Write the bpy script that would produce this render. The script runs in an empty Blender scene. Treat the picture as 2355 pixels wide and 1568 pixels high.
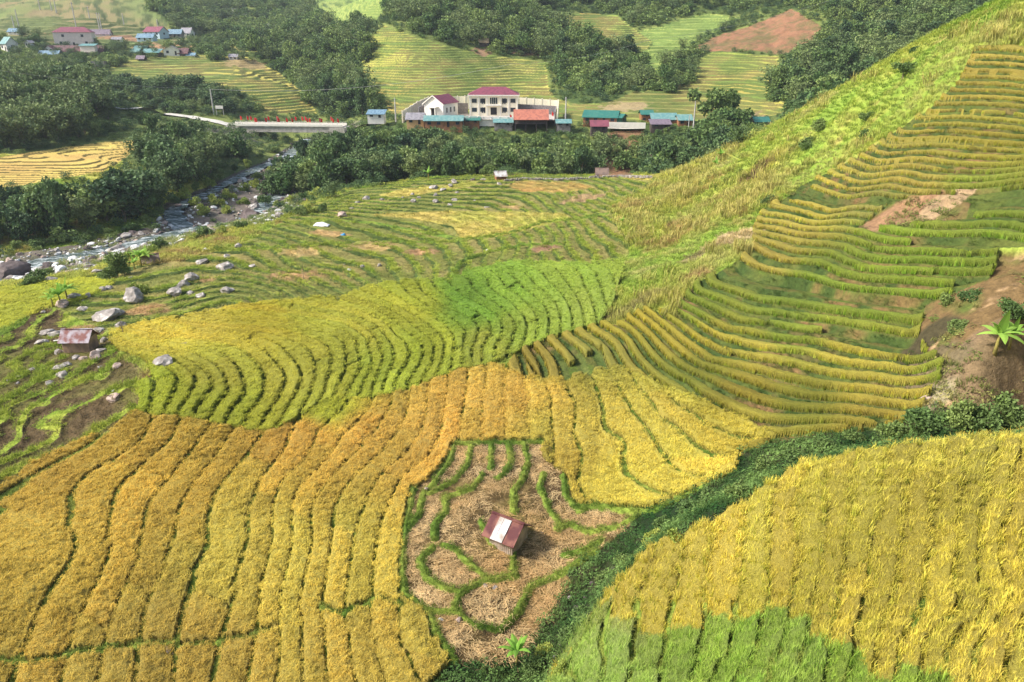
import bpy, bmesh, math, random
import numpy as np
from mathutils import Vector, Matrix
random.seed(7)
SC = bpy.context.scene
COL = SC.collection
R_ = math.radians
# ------------------------------------------------------------ camera, sky, sun, exposure
PITCH = R_(22.5); FPX = 1681.0; CX, CY = 1177.0, 784.0; CAMZ = 50.0
cd = bpy.data.cameras.new('camera'); cam = bpy.data.objects.new('camera', cd); COL.objects.link(cam)
cam.location = (0, 0, CAMZ); cam.rotation_euler = (math.pi/2 - PITCH, 0, 0)
cd.sensor_width = 36; cd.lens = 36*FPX/2354.0; cd.clip_start = .5; cd.clip_end = 4000
SC.camera = cam
SUN_EL, SUN_AZ = R_(42), R_(-101)      # azimuth from +Y, clockwise positive
world = bpy.data.worlds.new('World'); SC.world = world; world.use_nodes = True
wt = world.node_tree
sky = wt.nodes.new('ShaderNodeTexSky'); sky.sky_type = 'NISHITA'; sky.sun_disc = False
sky.sun_elevation = SUN_EL; sky.sun_rotation = SUN_AZ; sky.air_density = 1.2; sky.dust_density = 3.0
wt.links.new(sky.outputs[0], wt.nodes['Background'].inputs[0]); wt.nodes['Background'].inputs[1].default_value = .115
sl = bpy.data.lights.new('sun', 'SUN'); sun = bpy.data.objects.new('sun', sl); COL.objects.link(sun)
sl.energy = 3.6; sl.angle = R_(9.0); sl.color = (1, .96, .90)
sd = Vector((math.sin(SUN_AZ)*math.cos(SUN_EL), math.cos(SUN_AZ)*math.cos(SUN_EL), math.sin(SUN_EL)))
sun.rotation_euler = sd.to_track_quat('Z', 'Y').to_euler()
SC.cycles.use_denoising = True
SC.view_settings.view_transform = 'Standard'; SC.view_settings.look = 'None'; SC.view_settings.gamma = 1
SC.view_settings.exposure = .85

# ------------------------------------------------------------ helpers
def tag(o, label=None, cat=None, group=None, kind=None):
    if label: o['label'] = label
    if cat: o['category'] = cat
    if group: o['group'] = group
    if kind: o['kind'] = kind
    return o
def lin(r, g, b, k=1.0):
    f = lambda c: ((c/255+.055)/1.055)**2.4 if c > 10 else c/255/12.92
    return np.array([f(r)*k, f(g)*k, f(b)*k])
def hash2(a, b, k=0.0):
    h = np.sin(a*127.1 + b*311.7 + k*74.7)*43758.5453
    return h - np.floor(h)
def vnoise(x, y, k=0.0):
    xi, yi = np.floor(x), np.floor(y); fx, fy = x-xi, y-yi
    fx = fx*fx*(3-2*fx); fy = fy*fy*(3-2*fy)
    a = hash2(xi, yi, k); b = hash2(xi+1, yi, k); c = hash2(xi, yi+1, k); d = hash2(xi+1, yi+1, k)
    return (a*(1-fx)+b*fx)*(1-fy) + (c*(1-fx)+d*fx)*fy
def fbm(x, y, oct=3, k=0.0):
    s, a, t = 0, .5, 0
    for i in range(oct):
        s = s + a*vnoise(x*2**i+17.3*i, y*2**i-9.1*i, k+i); t += a; a *= .5
    return s/t*2-1
class RBF:
    def __init__(s, P, V, sm=1e-4):
        P = np.array(P, float); V = np.array(V, float); n = len(P); s.P = P
        d = np.linalg.norm(P[:, None]-P[None], axis=2); K = s.k(d) + np.eye(n)*sm
        Q = np.c_[np.ones(n), P]; A = np.block([[K, Q], [Q.T, np.zeros((3, 3))]])
        s.w = np.linalg.solve(A, np.r_[V, 0, 0, 0])
    def k(s, d): return d*d*np.log(d+1e-9)
    def __call__(s, a, b):
        sh = a.shape; a = a.ravel(); b = b.ravel(); out = np.empty(len(a)); n = len(s.P)
        for i in range(0, len(a), 60000):
            x, y = a[i:i+60000], b[i:i+60000]
            o = s.w[n] + s.w[n+1]*x + s.w[n+2]*y
            d2 = (x[:, None]-s.P[:, 0])**2 + (y[:, None]-s.P[:, 1])**2
            o += (.5*d2*np.log(d2+1e-12)) @ s.w[:n]
            out[i:i+60000] = o
        return out.reshape(sh)
SP, CP_ = math.sin(PITCH), math.cos(PITCH)
def ray(u, v):
    s = (CY-v)/FPX
    return (u-CX)/FPX, CP_+s*SP, -SP+s*CP_
def at(u, v, Y):
    x, y, z = ray(u, v); t = Y/y
    return x*t, Y, CAMZ+z*t
def proj(x, y, z):
    zz = z-CAMZ; d = y*CP_ - zz*SP; h = y*SP + zz*CP_
    d = np.maximum(d, .01)
    return CX+FPX*x/d, CY-FPX*h/d
def AB(x, y): return x/(y+30), np.log(y+30)

# ------------------------------------------------------------ terrain height
CPT = [(2354,1568,17),(1800,1568,21),(1350,1560,29),(2354,1015,32),(2000,1045,33),(1640,1205,33),(1450,1310,34),(2100,1300,25),
(2354,1300,23),(1750,1400,27),(1500,1450,30),(1250,1560,34),(1340,1410,38),(1480,1250,42),(1700,1120,44),(1900,1030,45),(2100,970,45),
(2354,960,44),(1170,1240,45),(1100,1480,36),(1150,1100,52),(1300,1110,52),(1400,1190,47),(100,1400,38.5),(0,1130,53),(0,1560,33),
(700,1200,47.5),(700,1500,35.5),(400,1100,54),(900,1050,56),(1177,930,65),(600,1010,59.5),(1130,845,75),(1250,780,82),(850,900,69.5),
(560,990,61),(350,880,67),(500,800,77),(800,760,84),(1250,650,100),(1400,610,108),(350,700,95),(100,700,97),(100,950,65),(0,850,74),
(180,790,82),(0,720,95),(40,665,105),(300,600,124),(520,560,130),(560,530,140),(640,500,150),(800,440,180),(1000,410,195),(1200,400,200),
(1500,400,195),(1400,405,200),(900,520,145),(1300,450,168),(1300,620,106),(1200,550,128),(700,600,117),(900,620,112),
(30,640,132),(200,590,147),(400,530,170),(500,480,192),(560,500,183),(640,430,222),(670,380,258),(690,330,305),
(0,570,156),(200,540,166),(0,430,185),(250,400,195),(150,340,230),(300,335,235),(400,430,200),(530,330,270),(500,300,285),
(250,252,320),(400,268,310),(520,290,300),(840,290,298),(50,250,270),(200,220,300),(450,200,355),(450,150,410),(600,250,340),(650,200,370),
(560,130,430),(200,110,430),(60,100,420),(350,110,440),(200,160,390),(100,60,480),(300,30,520),(0,0,560),(350,0,560),
(500,60,600),(600,20,650),(550,100,500),(640,70,560),(700,0,750),(850,20,720),(620,130,440),(730,200,400),(760,250,360),(700,130,450),
(1177,260,318),(900,255,320),(860,180,365),(850,100,405),(880,60,425),(1100,180,360),(1100,100,400),(1250,180,365),(1000,30,450),(1200,0,500),
(1000,-60,520),(1200,-60,560),(1177,275,290),(1400,275,285),(1550,280,280),(950,280,285),(1750,280,270),
(1400,220,320),(1600,230,315),(1450,150,370),(1350,40,470),(1500,60,450),(1650,120,385),(1700,230,305),(1780,180,330),(1700,180,340),
(1800,100,380),(1820,40,420),(1700,0,480),(1900,0,430),(2000,100,340),(2100,50,350),(2250,0,350),(1850,220,290),(1950,180,290),
(-300,-100,800),(300,-100,850),(800,-100,950),(1177,-100,700),(1800,-100,650),(2354,-100,500),(2700,-100,480),
(1560,400,190),(1680,340,168),(1800,285,150),(1930,215,135),(2050,150,125),(2200,80,112),(2354,15,100),
(2354,110,92),(2354,400,68),(2354,600,55),(2100,400,80),(2050,300,100),(1900,500,88),(1700,600,85),(1750,470,105),(1560,600,95),(1450,720,83),
(1700,800,66),(1900,700,66),(2100,620,62),(2100,800,53),(1900,900,54),(1600,950,57),(1700,1050,49),(1400,1000,59),(1400,850,71),(2290,790,46),
(1650,450,130),(1900,400,110),(2200,200,92),(1500,520,125),
(2200,200,200),(2354,150,170),(2050,260,200),(1900,300,210),(1700,345,235),
(-400,250,270),(-400,150,400),(-400,430,185),(-400,640,132),(-400,720,95),(-400,950,65),(-400,1300,40),(-400,1560,31),
(2700,0,95),(2700,400,55),(2700,800,38),(2700,1000,30),(2700,1300,20),(2700,150,180),(2700,50,350)]
P, V = [], []
for u, v, Y in CPT:
    x, y, z = at(u, v, Y); P.append(AB(x, y)); V.append(z)
for x, y, z in [(-60,238,-41),(-20,235,-42),(20,232,-42),(60,228,-41),(100,222,-38),(0,5,-30),(-30,8,-34),(25,5,-16),(-12,20,-36),
                (-70,900,50),(300,900,110),(-500,900,110),(600,900,150)]:
    P.append(AB(x, y)); V.append(z+CAMZ)
_H = RBF(P, V, 2e-5)
def H(x, y):
    y = np.maximum(y, 3.0)
    a, b = AB(x, y)
    z = _H(a, b)
    w = np.clip((y-200)/200, 0, 1)
    return z + w*3.0*fbm(x/38, y/38, 4, 3.0) + .25*fbm(x/7, y/7, 2, 5.0)*np.clip((y-70)/80, 0, 1)
def Hs(x, y): return float(H(np.array([float(x)]), np.array([float(y)]))[0])
def hit(u, v, ymin=12.0, ymax=1200.0):
    "first point of the bare terrain seen in that direction of the photograph"
    x, y, z = ray(u, v)
    Ys = np.exp(np.linspace(math.log(ymin), math.log(ymax), 1400)); t = Ys/y
    hz = H(x*t, Ys); d = CAMZ+z*t - hz
    i = int(np.argmax(d < 0))
    if d[i] >= 0: i = len(Ys)-1
    Y = Ys[i] if i == 0 else Ys[i-1] + (Ys[i]-Ys[i-1])*d[i-1]/(d[i-1]-d[i]+1e-9)
    return x*Y/y, Y, CAMZ+z*Y/y

# grid: columns a, rows b (dense where terraces are small in the world)
GA = np.linspace(-.76, .76, 1300)
bb = lambda y0, y1, n: np.linspace(math.log(y0+30), math.log(y1+30), n, endpoint=False)
GB = np.concatenate([bb(4, 16, 60), bb(16, 215, 1080), bb(215, 275, 60), bb(275, 500, 380), bb(500, 1300, 90), [math.log(1330)]])
NA, NB = len(GA), len(GB)
A2, B2 = np.meshgrid(GA, GB)
YY = np.exp(B2)-30; XX = A2*(YY+30)
HH = H(XX, YY)
UU, VV = proj(XX, YY, HH)
def inpoly(poly, U=None, V_=None, ymin=0, ymax=9999, YA=None):
    U = UU if U is None else U; V_ = VV if V_ is None else V_; YA = YY if YA is None else YA
    poly = np.array(poly, float); out = np.zeros(U.shape, bool)
    bbm = (U >= poly[:, 0].min()) & (U <= poly[:, 0].max()) & (V_ >= poly[:, 1].min()) & (V_ <= poly[:, 1].max()) & (YA > ymin) & (YA < ymax)
    idx = np.nonzero(bbm); u, v = U[idx], V_[idx]; c = np.zeros(len(u), bool)
    for i in range(len(poly)):
        (x0, y0), (x1, y1) = poly[i], poly[i-1]
        if y0 == y1: continue
        k = ((y0 > v) != (y1 > v)) & (u < (x1-x0)*(v-y0)/(y1-y0)+x0)
        c ^= k
    out[idx] = c
    return out
# ------------------------------------------------------------ zones of the land, traced and laid on the terrain
nz = lambda s, k: fbm(XX/s, YY/s, 3, k)
UW = UU + 9*nz(3.5, 1.0)*np.clip(60/YY, .25, 1); VW = VV + 7*nz(3.5, 2.0)*np.clip(60/YY, .2, 1)
OCHER = [(-700,1700),(-700,1180),(-200,1160),(0,1132),(60,1085),(200,1010),(320,952),(360,962),(480,975),(530,985),(570,1000),(640,995),(690,960),
 (760,925),(840,925),(880,918),(940,900),(990,880),(1050,860),(1130,840),(1165,848),(1200,872),(1300,880),(1340,870),(1345,1000),(1330,1165),
 (1300,1095),(1255,1060),(1250,1015),(1045,1020),(1010,1080),(950,1130),(935,1200),(925,1290),(930,1370),(985,1410),(1000,1450),(1030,1500),(1035,1535),(980,1580),(900,1700)]
HILL = [(1180,822),(1240,790),(1380,745),(1430,745),(1440,730),(1480,712),(1530,725),(1545,735),(1560,690),(1600,650),(1640,640),(1690,600),(1730,570),
 (1735,520),(1755,478),(1800,458),(1840,428),(1900,398),(1960,368),(2020,328),(2080,288),(2130,256),(2200,195),(2240,112),(2700,100),(2700,560),
 (2300,570),(2270,640),(2130,700),(2110,790),(2170,850),(2110,940),(2050,990),(1870,1000),(1700,1040),(1690,1090),(1640,1110),(1500,1172),(1330,1165),(1340,870),(1300,880),(1200,872),(1165,848)]
LIME = [(255,770),(330,745),(450,725),(560,705),(700,690),(790,685),(850,660),(960,645),(1030,650),(1080,625),(1180,605),(1330,610),(1440,600),(1430,640),
 (1400,720),(1380,745),(1240,790),(1180,822),(1130,840),(1050,860),(990,880),(940,900),(880,918),(840,925),(760,925),(690,960),(640,995),(570,1000),
 (530,985),(480,975),(360,962),(320,952),(325,890),(350,860),(330,830),(270,810)]
CLEAR = [(1045,1020),(1250,1015),(1255,1060),(1300,1095),(1330,1165),(1460,1185),(1455,1205),(1380,1262),(1290,1320),(1310,1340),(1235,1440),(1200,1500),(1130,1520),
 (1040,1530),(1030,1500),(1000,1450),(985,1410),(930,1370),(925,1290),(935,1200),(950,1130),(1010,1080)]
MID = [(560,560),(640,515),(700,480),(800,440),(900,420),(1050,405),(1200,400),(1380,402),(1520,400),(1480,440),(1400,470),(1420,520),(1450,560),(1440,605),(1330,612),(1180,607),
 (1080,627),(1030,652),(960,647),(850,662),(790,687),(700,692),(560,707),(450,727),(330,747),(255,772),(100,700),(150,660),(250,620),(420,600)]
LSTUB = [(-500,780),(0,775),(60,745),(100,690),(255,772),(270,815),(330,850),(320,950),(200,1010),(60,1085),(0,1132),(-500,1180)]
LSTRIP = [(-500,650),(0,665),(60,655),(130,645),(230,640),(260,655),(190,690),(100,710),(30,750),(-100,790),(-500,790)]
GULLY = [(900,1700),(1040,1530),(1130,1520),(1240,1420),(1290,1330),(1370,1262),(1460,1195),(1600,1125),(1700,1080),(1700,1040),(1870,1000),(2050,990),(2110,935),
 (2700,940),(2700,1016),(2354,1012),(2200,1020),(2000,1040),(1850,1075),(1640,1200),(1500,1270),(1370,1400),(1300,1500),(1260,1568),(1230,1700)]
ANEAR = [(1230,1700),(1260,1568),(1300,1500),(1370,1400),(1500,1270),(1640,1200),(1850,1075),(2000,1040),(2200,1020),(2354,1012),(3200,1012),(3200,2600),(1230,2600)]
RBARE = [(2130,700),(2270,640),(2300,575),(2700,560),(2700,945),(2110,940),(2170,850),(2110,790)]
RB2 = [(1985,520),(2060,465),(2150,450),(2230,470),(2220,500),(2100,522)]
RIDGE = [(1380,745),(1400,700),(1430,640),(1450,560),(1420,520),(1400,470),(1480,440),(1530,400),(1680,340),(1800,280),(2050,145),(2354,10),(2700,-60),
 (2700,100),(2240,112),(2200,195),(2130,256),(2020,328),(1755,478),(1730,570),(1640,640),(1560,690),(1545,735),(1480,712),(1430,745)]
F1 = [(845,92),(885,58),(960,85),(1050,112),(1180,135),(1255,142),(1262,200),(1275,225),(1330,240),(1400,235),(1470,205),(1545,190),(1590,150),(1640,118),(1790,130),(1790,170),
 (1765,210),(1825,250),(1780,290),(900,268),(885,235),(838,180),(832,130)]
F3 = [(1240,25),(1420,35),(1465,72),(1500,95),(1480,125),(1400,112),(1330,82)]
F4 = [(1465,72),(1620,28),(1700,40),(1650,72),(1585,112),(1545,175),(1480,212),(1390,195),(1400,160),(1480,125),(1500,95)]
F5 = [(1590,112),(1650,82),(1720,62),(1820,20),(1890,62),(1870,100),(1800,127),(1740,118),(1620,118)]
F6 = [(235,168),(280,140),(400,125),(560,128),(640,165),(700,215),(730,262),(610,262),(570,215),(420,185),(300,188)]
F7 = [(-400,0),(-400,-200),(330,-200),(345,10),(400,72),(440,92),(440,112),(0,98),(-400,98)]
F8 = [(690,-60),(900,-60),(885,20),(860,52),(790,62),(745,40)]
F9 = [(505,112),(560,97),(660,102),(650,118),(560,122)]
L1F = [(-400,420),(-400,390),(0,362),(100,345),(250,325),(312,322),(312,345),(262,382),(232,397),(120,412),(60,426),(0,432),(-300,440)]
BED = [(-300,610),(0,590),(60,582),(200,557),(340,522),(380,492),(480,442),(560,392),(640,352),(690,320),(745,320),(692,350),(685,400),(705,450),(690,482),(620,512),(540,524),
 (450,545),(380,575),(250,597),(200,632),(120,640),(60,656),(0,668),(-300,690)]
REDB = [(1380,305),(1482,298),(1482,332),(1440,352),(1455,407),(1365,407),(1398,352)]
GOLDP = [(850,492),(960,486),(1100,484),(1300,490),(1310,500),(1240,520),(1170,540),(1060,553),(1040,520),(960,505)]
TANP = [(1160,425),(1200,415),(1320,418),(1365,430),(1300,442),(1200,440)]
YELP = [(870,448),(920,435),(1010,425),(1100,415),(1090,428),(1010,440),(930,452)]
YELQ = [(1430,408),(1470,400),(1530,402),(1500,414),(1450,412)]
R = np.zeros(UU.shape, np.int8)
def zone(i, poly, ymin, ymax): R[inpoly(poly, UW, VW, ymin, ymax)] = i
zone(8, RIDGE, 60, 190); zone(6, MID, 80, 214); zone(7, LSTUB, 50, 110); zone(12, BED, 118, 330); zone(14, LSTRIP, 80, 130)
for f in (F1, F3, F6, F9): zone(10, f, 275, 620)
zone(17, F4, 300, 620); zone(17, F8, 400, 1200); zone(18, F7, 430, 1200); zone(13, F5, 330, 560); zone(13, REDB, 185, 300)
zone(11, L1F, 160, 260); zone(2, LIME, 55, 125); zone(1, OCHER, 8, 80); zone(3, HILL, 40, 130); zone(1, [(1300,880),(1340,870),(1420,850),(1560,905),(1700,965),(1790,1010),(1700,1040),(1690,1090),(1640,1110),(1500,1172),(1330,1165)], 30, 90); zone(16, RBARE, 30, 75); zone(16, RB2, 50, 100)
zone(9, GULLY, 18, 60); zone(5, CLEAR, 30, 62); zone(4, ANEAR, 0, 38.5); zone(15, GOLDP, 80, 214); zone(19, TANP, 120, 214); zone(15, YELP, 120, 214); zone(15, YELQ, 120, 214)

# ------------------------------------------------------------ terrace lines: level sets traced along the rows
def level_field(lines):
    P, V = [], []
    for lv, pts in lines:
        for u, v in pts:
            x, y, z = hit(u, v); P.append(AB(x, y)); V.append(lv)
    f = RBF(P, V, 3e-4); return f
def T_of(f, ids, k, wob=.12, sc=5):
    T = np.full(UU.shape, 0.0); m = np.isin(R, ids)
    T[m] = f(A2[m], B2[m]) + wob*fbm(XX[m]/sc, YY[m]/sc, 3, k)
    return T, m
LB = [(0,[(-300,1250),(-200,1450)]),(1,[(350,975),(320,1030),(180,1120),(160,1180),(152,1300),(60,1470)]),(2,[(410,975),(340,1060),(270,1140),(250,1250),(150,1500)]),
(3,[(490,985),(400,1100),(330,1230),(270,1380),(230,1500)]),(4,[(530,1000),(450,1120),(400,1260),(330,1400)]),
(5,[(600,1010),(500,1130),(480,1200),(440,1330),(390,1490)]),(6,[(665,1000),(640,1060),(590,1140),(575,1230),(540,1370),(490,1480)]),
(7.3,[(830,930),(720,1060),(650,1130),(640,1250),(600,1480)]),(8.6,[(890,930),(790,1050),(700,1180),(690,1300),(665,1430)]),
(10,[(945,920),(860,1060),(770,1180),(740,1400)]),(11,[(990,920),(940,1050),(840,1180),(800,1400)]),
(12,[(1030,930),(1010,1030),(930,1100),(880,1200),(860,1380)]),(13,[(1075,930),(1065,1010)]),(14,[(1115,930),(1115,1010),(1000,1480)]),
(15,[(1165,930),(1168,1010)]),(16,[(1225,920),(1228,1010)]),(17,[(1270,910),(1280,1000),(1285,1080)]),
(18,[(1310,900),(1320,1000),(1335,1100)]),(19,[(1380,885),(1450,1010),(1520,1120)]),(20,[(1400,855),(1480,960),(1600,1085)]),
(21,[(1430,830),(1520,950),(1700,1040)]),(22,[(1440,790),(1560,920),(1750,1010)]),
(23,[(1450,765),(1580,880),(1850,975),(2040,990)]),(26,[(1520,740),(1640,830),(1800,862),(2080,905)]),
(27.3,[(1570,730),(1690,785),(1850,812),(2045,850)]),(28.8,[(1580,690),(1700,745),(1850,765),(2130,812)]),
(30.3,[(1620,660),(1740,700),(1980,735),(2100,755)]),(32,[(1680,620),(1800,660),(1930,685),(2115,705)]),(34,[(1730,560),(1900,595),(2050,635),(2270,640)]),
(35.6,[(1735,520),(1850,540),(2000,565),(2200,580)]),(37,[(1755,485),(1900,510),(2200,535),(2354,545)]),(39.6,[(1840,430),(2000,455),(2354,460)]),
(41,[(1900,400),(2100,430),(2354,420)]),(44,[(1990,345),(2354,368)]),(46.5,[(2060,290),(2354,312)]),(49,[(2130,240),(2354,248)]),(51.2,[(2200,195),(2354,200)]),
(53.2,[(2220,150),(2354,155)]),(55.2,[(2245,118),(2354,120)]),(41,[(2600,440)]),(49,[(2600,260)])]
LL = [(1,[(395,855),(422,890),(410,920)]),(2,[(412,836),(460,876),(447,910),(425,943),(300,815)]),(3,[(425,830),(475,858),(500,895),(490,915)]),(4,[(467,823),(512,855),(527,890),(542,908),(300,790)]),
(5,[(507,810),(550,843),(570,875),(575,905),(550,935)]),(6,[(603,843),(626,868),(616,905),(603,933),(330,765)]),(7,[(641,833),(668,870),(666,885)]),
(8,[(608,780),(651,798),(683,830),(703,865),(696,898),(678,928),(400,760)]),(9.3,[(643,773),(688,785),(728,800),(741,848),(740,878)]),
(10.5,[(683,760),(743,775),(778,793),(783,848),(771,893)]),(11.8,[(718,753),(788,763),(828,795),(831,858),(450,730)]),(12.8,[(841,805),(861,838),(848,865)]),
(14,[(851,768),(880,795),(886,840),(873,865),(600,702)]),(15,[(868,750),(898,780),(906,810),(906,845),(893,868)]),(16,[(913,780),(938,788),(956,818),(946,845),(700,690)]),
(17.2,[(931,755),(966,780),(981,815)]),(18.3,[(958,743),(988,765),(1013,800)]),(19.4,[(1008,748),(1033,773),(1038,800),(850,665)]),(20.4,[(1036,750),(1058,778),(1056,813)]),
(21.5,[(1083,743),(1096,765),(1078,808),(950,650)]),(22.5,[(1116,740),(1116,780),(1103,810),(1030,700)]),(23.8,[(1151,743),(1151,785),(1030,655)]),
(25,[(1190,740),(1190,780),(1100,650)]),(26.5,[(1230,740),(1225,780),(1150,660),(1110,625)]),(28,[(1270,740),(1200,650)]),(29.5,[(1310,730),(1250,650),(1180,610)]),(32,[(1370,700),(1330,620)])]
LM = [(0,[(550,690),(300,740)]),(1,[(580,690),(330,720)]),(2,[(612,690)]),(3,[(645,688),(400,680)]),(4,[(682,685)]),(5,[(720,685),(500,620),(200,660)]),(6,[(500,595),(300,620)]),(7.5,[(600,572),(500,570)]),
(9,[(700,595),(600,545)]),(8,[(800,650)]),(11,[(900,600),(700,540)]),(13,[(1000,640)]),(14,[(1000,560),(800,500)]),(13,[(700,500)]),(16.5,[(1000,500)]),(18,[(1200,560)]),(20,[(1250,600)]),
(22,[(1200,450),(1300,560)]),(24,[(1000,430),(1400,560)]),(27,[(1200,405)]),(29,[(1400,450)])]
LA = [(0,[(1532,1458),(1530,1547)]),(1,[(1615,1444),(1592,1524)]),(2,[(1692,1447),(1663,1553)]),(3,[(1750,1440),(1735,1540)]),(4,[(1828,1340),(1816,1444),(1795,1541)]),
(5,[(1863,1444),(1854,1517)]),(6,[(1928,1364),(1916,1426)]),(7,[(1990,1370),(1973,1438)]),(8,[(2073,1293),(2035,1426)]),(10,[(2210,1402),(2138,1491)]),(12,[(2322,1370),(2269,1488)]),
(-2,[(1380,1500)]),(-1,[(1450,1500)]),(2,[(1700,1250)]),(-1,[(1480,1330)]),(5,[(1900,1180)]),(9,[(2150,1150)]),(12,[(2330,1120)]),(13.5,[(2354,1300)])]
_vr = {23:985,26:890,27.3:843,28.8:788,30.3:738,32:697,34:632,35.6:565,37:517,39.6:455,41:415,44:345,46.5:290,49:236,51.2:190,53.2:148,55.2:118}
def _nl(lv):
    if lv not in _vr: return lv
    vs_ = np.linspace(_vr[lv], 985, 200); d_ = np.interp(vs_, [118, 250, 350, 450, 520, 600, 700, 850, 985], [14.6, 15, 16.2, 18.5, 21, 25, 28, 28, 28]); return 23+(985-_vr[lv])*np.mean(1/d_)
LB = [(_nl(lv), ([(p[0][0]-90, p[0][1]-8), (p[0][0]-40, p[0][1]-4)] if lv >= 34 and len(p) > 1 else [])+p) for lv, p in LB]
TT = np.zeros(UU.shape); SS = np.full(UU.shape, .3); R0 = np.ones(UU.shape)
gb = np.gradient(HH, GB, axis=0)/(YY+30); ga = np.gradient(HH, GA, axis=1)/(YY+30)
def terrace(lines, ids, k, sign, lo, hi, r0, wob=.12, sc=5):
    f = level_field(lines); T, m = T_of(f, ids, k, wob, sc); T = T*sign
    tb = np.gradient(T, GB, axis=0)/(YY+30); ta = np.gradient(T, GA, axis=1)/(YY+30)
    s = (gb*tb+ga*ta)/(tb*tb+ta*ta+1e-6)
    TT[m] = T[m]; SS[m] = np.clip(s[m], lo, hi); R0[m] = r0
    return f
# short rows: the lines shift between neighbouring plots along the row
fB = terrace(LB, [1], 11, 1, .28, .6, .90)
terrace(LB, [3], 12, 1, .40, 1.5, .58, .05, 8)
terrace(LL, [2], 13, -1, .28, .6, .88, .14)
terrace(LM, [6, 15, 19, 8], 14, 1, .35, .7, .82, .30, 7)
terrace(LA, [4], 15, -1, .3, .7, .86, .55, 3.2)
m = R == 7; TT[m] = -(UU[m]*.62+VV[m]*.9)/44 + 1.5*fbm(XX[m]/6, YY[m]/6, 3, 21); SS[m] = .35; R0[m] = .85
m = R == 14; TT[m] = (VV[m]*1.0)/26 + .3*fbm(XX[m]/7, YY[m]/7, 3, 22); SS[m] = .2; R0[m] = .9
def hterr(ids, st, wob, k, r0):
    m = np.isin(R, ids); TT[m] = HH[m]/st + wob*fbm(XX[m]/22, YY[m]/9, 3, k); SS[m] = st*.9; R0[m] = r0
hterr([10], 1.05, .6, 31, .55); hterr([17], 1.6, .6, 32, .7); hterr([18], 1.7, .8, 33, .6); hterr([11], .30, .7, 34, .8)
TER = R > 0
for i in (5, 8, 9, 12, 13, 16): TER &= R != i
# plots along each row: cross gaps and a shift of the line from plot to plot
S_ = np.where(np.isin(R, (1, 4)), .92*YY+.4*XX, np.where(np.isin(R, (2,)), YY*.6+XX*.3+VV*.12, XX+.25*YY))
row0 = np.floor(TT)
plen = np.select([R == 1, R == 2, R == 3, R == 4, R == 10], [14., 13., 11., 12., 24.], 12.)
def plots(row):
    q = S_/plen + hash2(row, row*0, 5.0)*3.1
    return np.floor(q), q-np.floor(q)
cell, fc = plots(row0)
shift = (hash2(np.floor(S_/plen/1.3+.37), row0*0, 9.0)-.5)*np.select([R == 1, R == 2, R == 3, R == 4], [.5, .35, .30, .5], .3)
shift = np.where(R == 3, (hash2(cell, row0, 9.0)-.5)*.26, shift)
TS = np.where(R == 3, TT, TT + shift)
row = np.floor(TS); F = TS-row
if True:
    F3s = np.where(R == 3, np.clip(F+shift, 0, 1), F)
cell, fc = plots(row)
cgap = np.minimum(fc, 1-fc)*plen          # metres to the end of the plot
ramp = np.clip((F3s-R0)/(1-R0+1e-6), 0, 1); ramp = ramp*ramp*(3-2*ramp)
step = np.where(TER, SS*(ramp-F), 0.0)
def blur(m, r):
    m = m.astype(np.float32)
    for ax in (0, 1):
        c = np.cumsum(np.pad(m, [(r+1, r) if k == ax else (0, 0) for k in (0, 1)], mode='edge'), axis=ax)
        n = m.shape[ax]; m = (np.take(c, np.arange(2*r+1, 2*r+1+n), ax)-np.take(c, np.arange(0, n), ax))/(2*r+1)
    return m
for i_, r_ in ((3, 9), (7, 7), (6, 8), (10, 3), (2, 6), (4, 8), (1, 7)):
    fm = blur(R == i_, r_); k_ = R == i_
    step[k_] *= np.clip((fm[k_]-.5)*2.2, 0, 1)
# edge fade of the steps where a terraced zone ends
Z = HH + step
# rough ground
Z += np.where(np.isin(R, (8, 9, 16, 0)) & (YY < 215), .22*fbm(XX/2.2, YY/2.2, 4, 41) + .08*fbm(XX/.6, YY/.6, 2, 42), 0)
Z += np.where(np.isin(R, (5, 7, 6, 1, 2, 3)), .05*fbm(XX/.7, YY/.7, 2, 43), 0)
Z += np.where(R == 8, .55*fbm(XX/3.2, YY/3.2, 3, 48)*np.clip(blur(R == 8, 10)*2-1, 0, 1), 0)
Z += np.where(R == 16, 1.0*fbm(XX/4.5, YY/4.5, 3, 46) - .35*np.abs(fbm(XX/2.5, YY/6, 3, 47)), 0)
Z += np.where(R == 12, .5*fbm(XX/2.5, YY/2.5, 3, 44), 0)
Z += np.where(R == 13, .9*fbm(XX/5, YY/5, 3, 45), 0)

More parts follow.
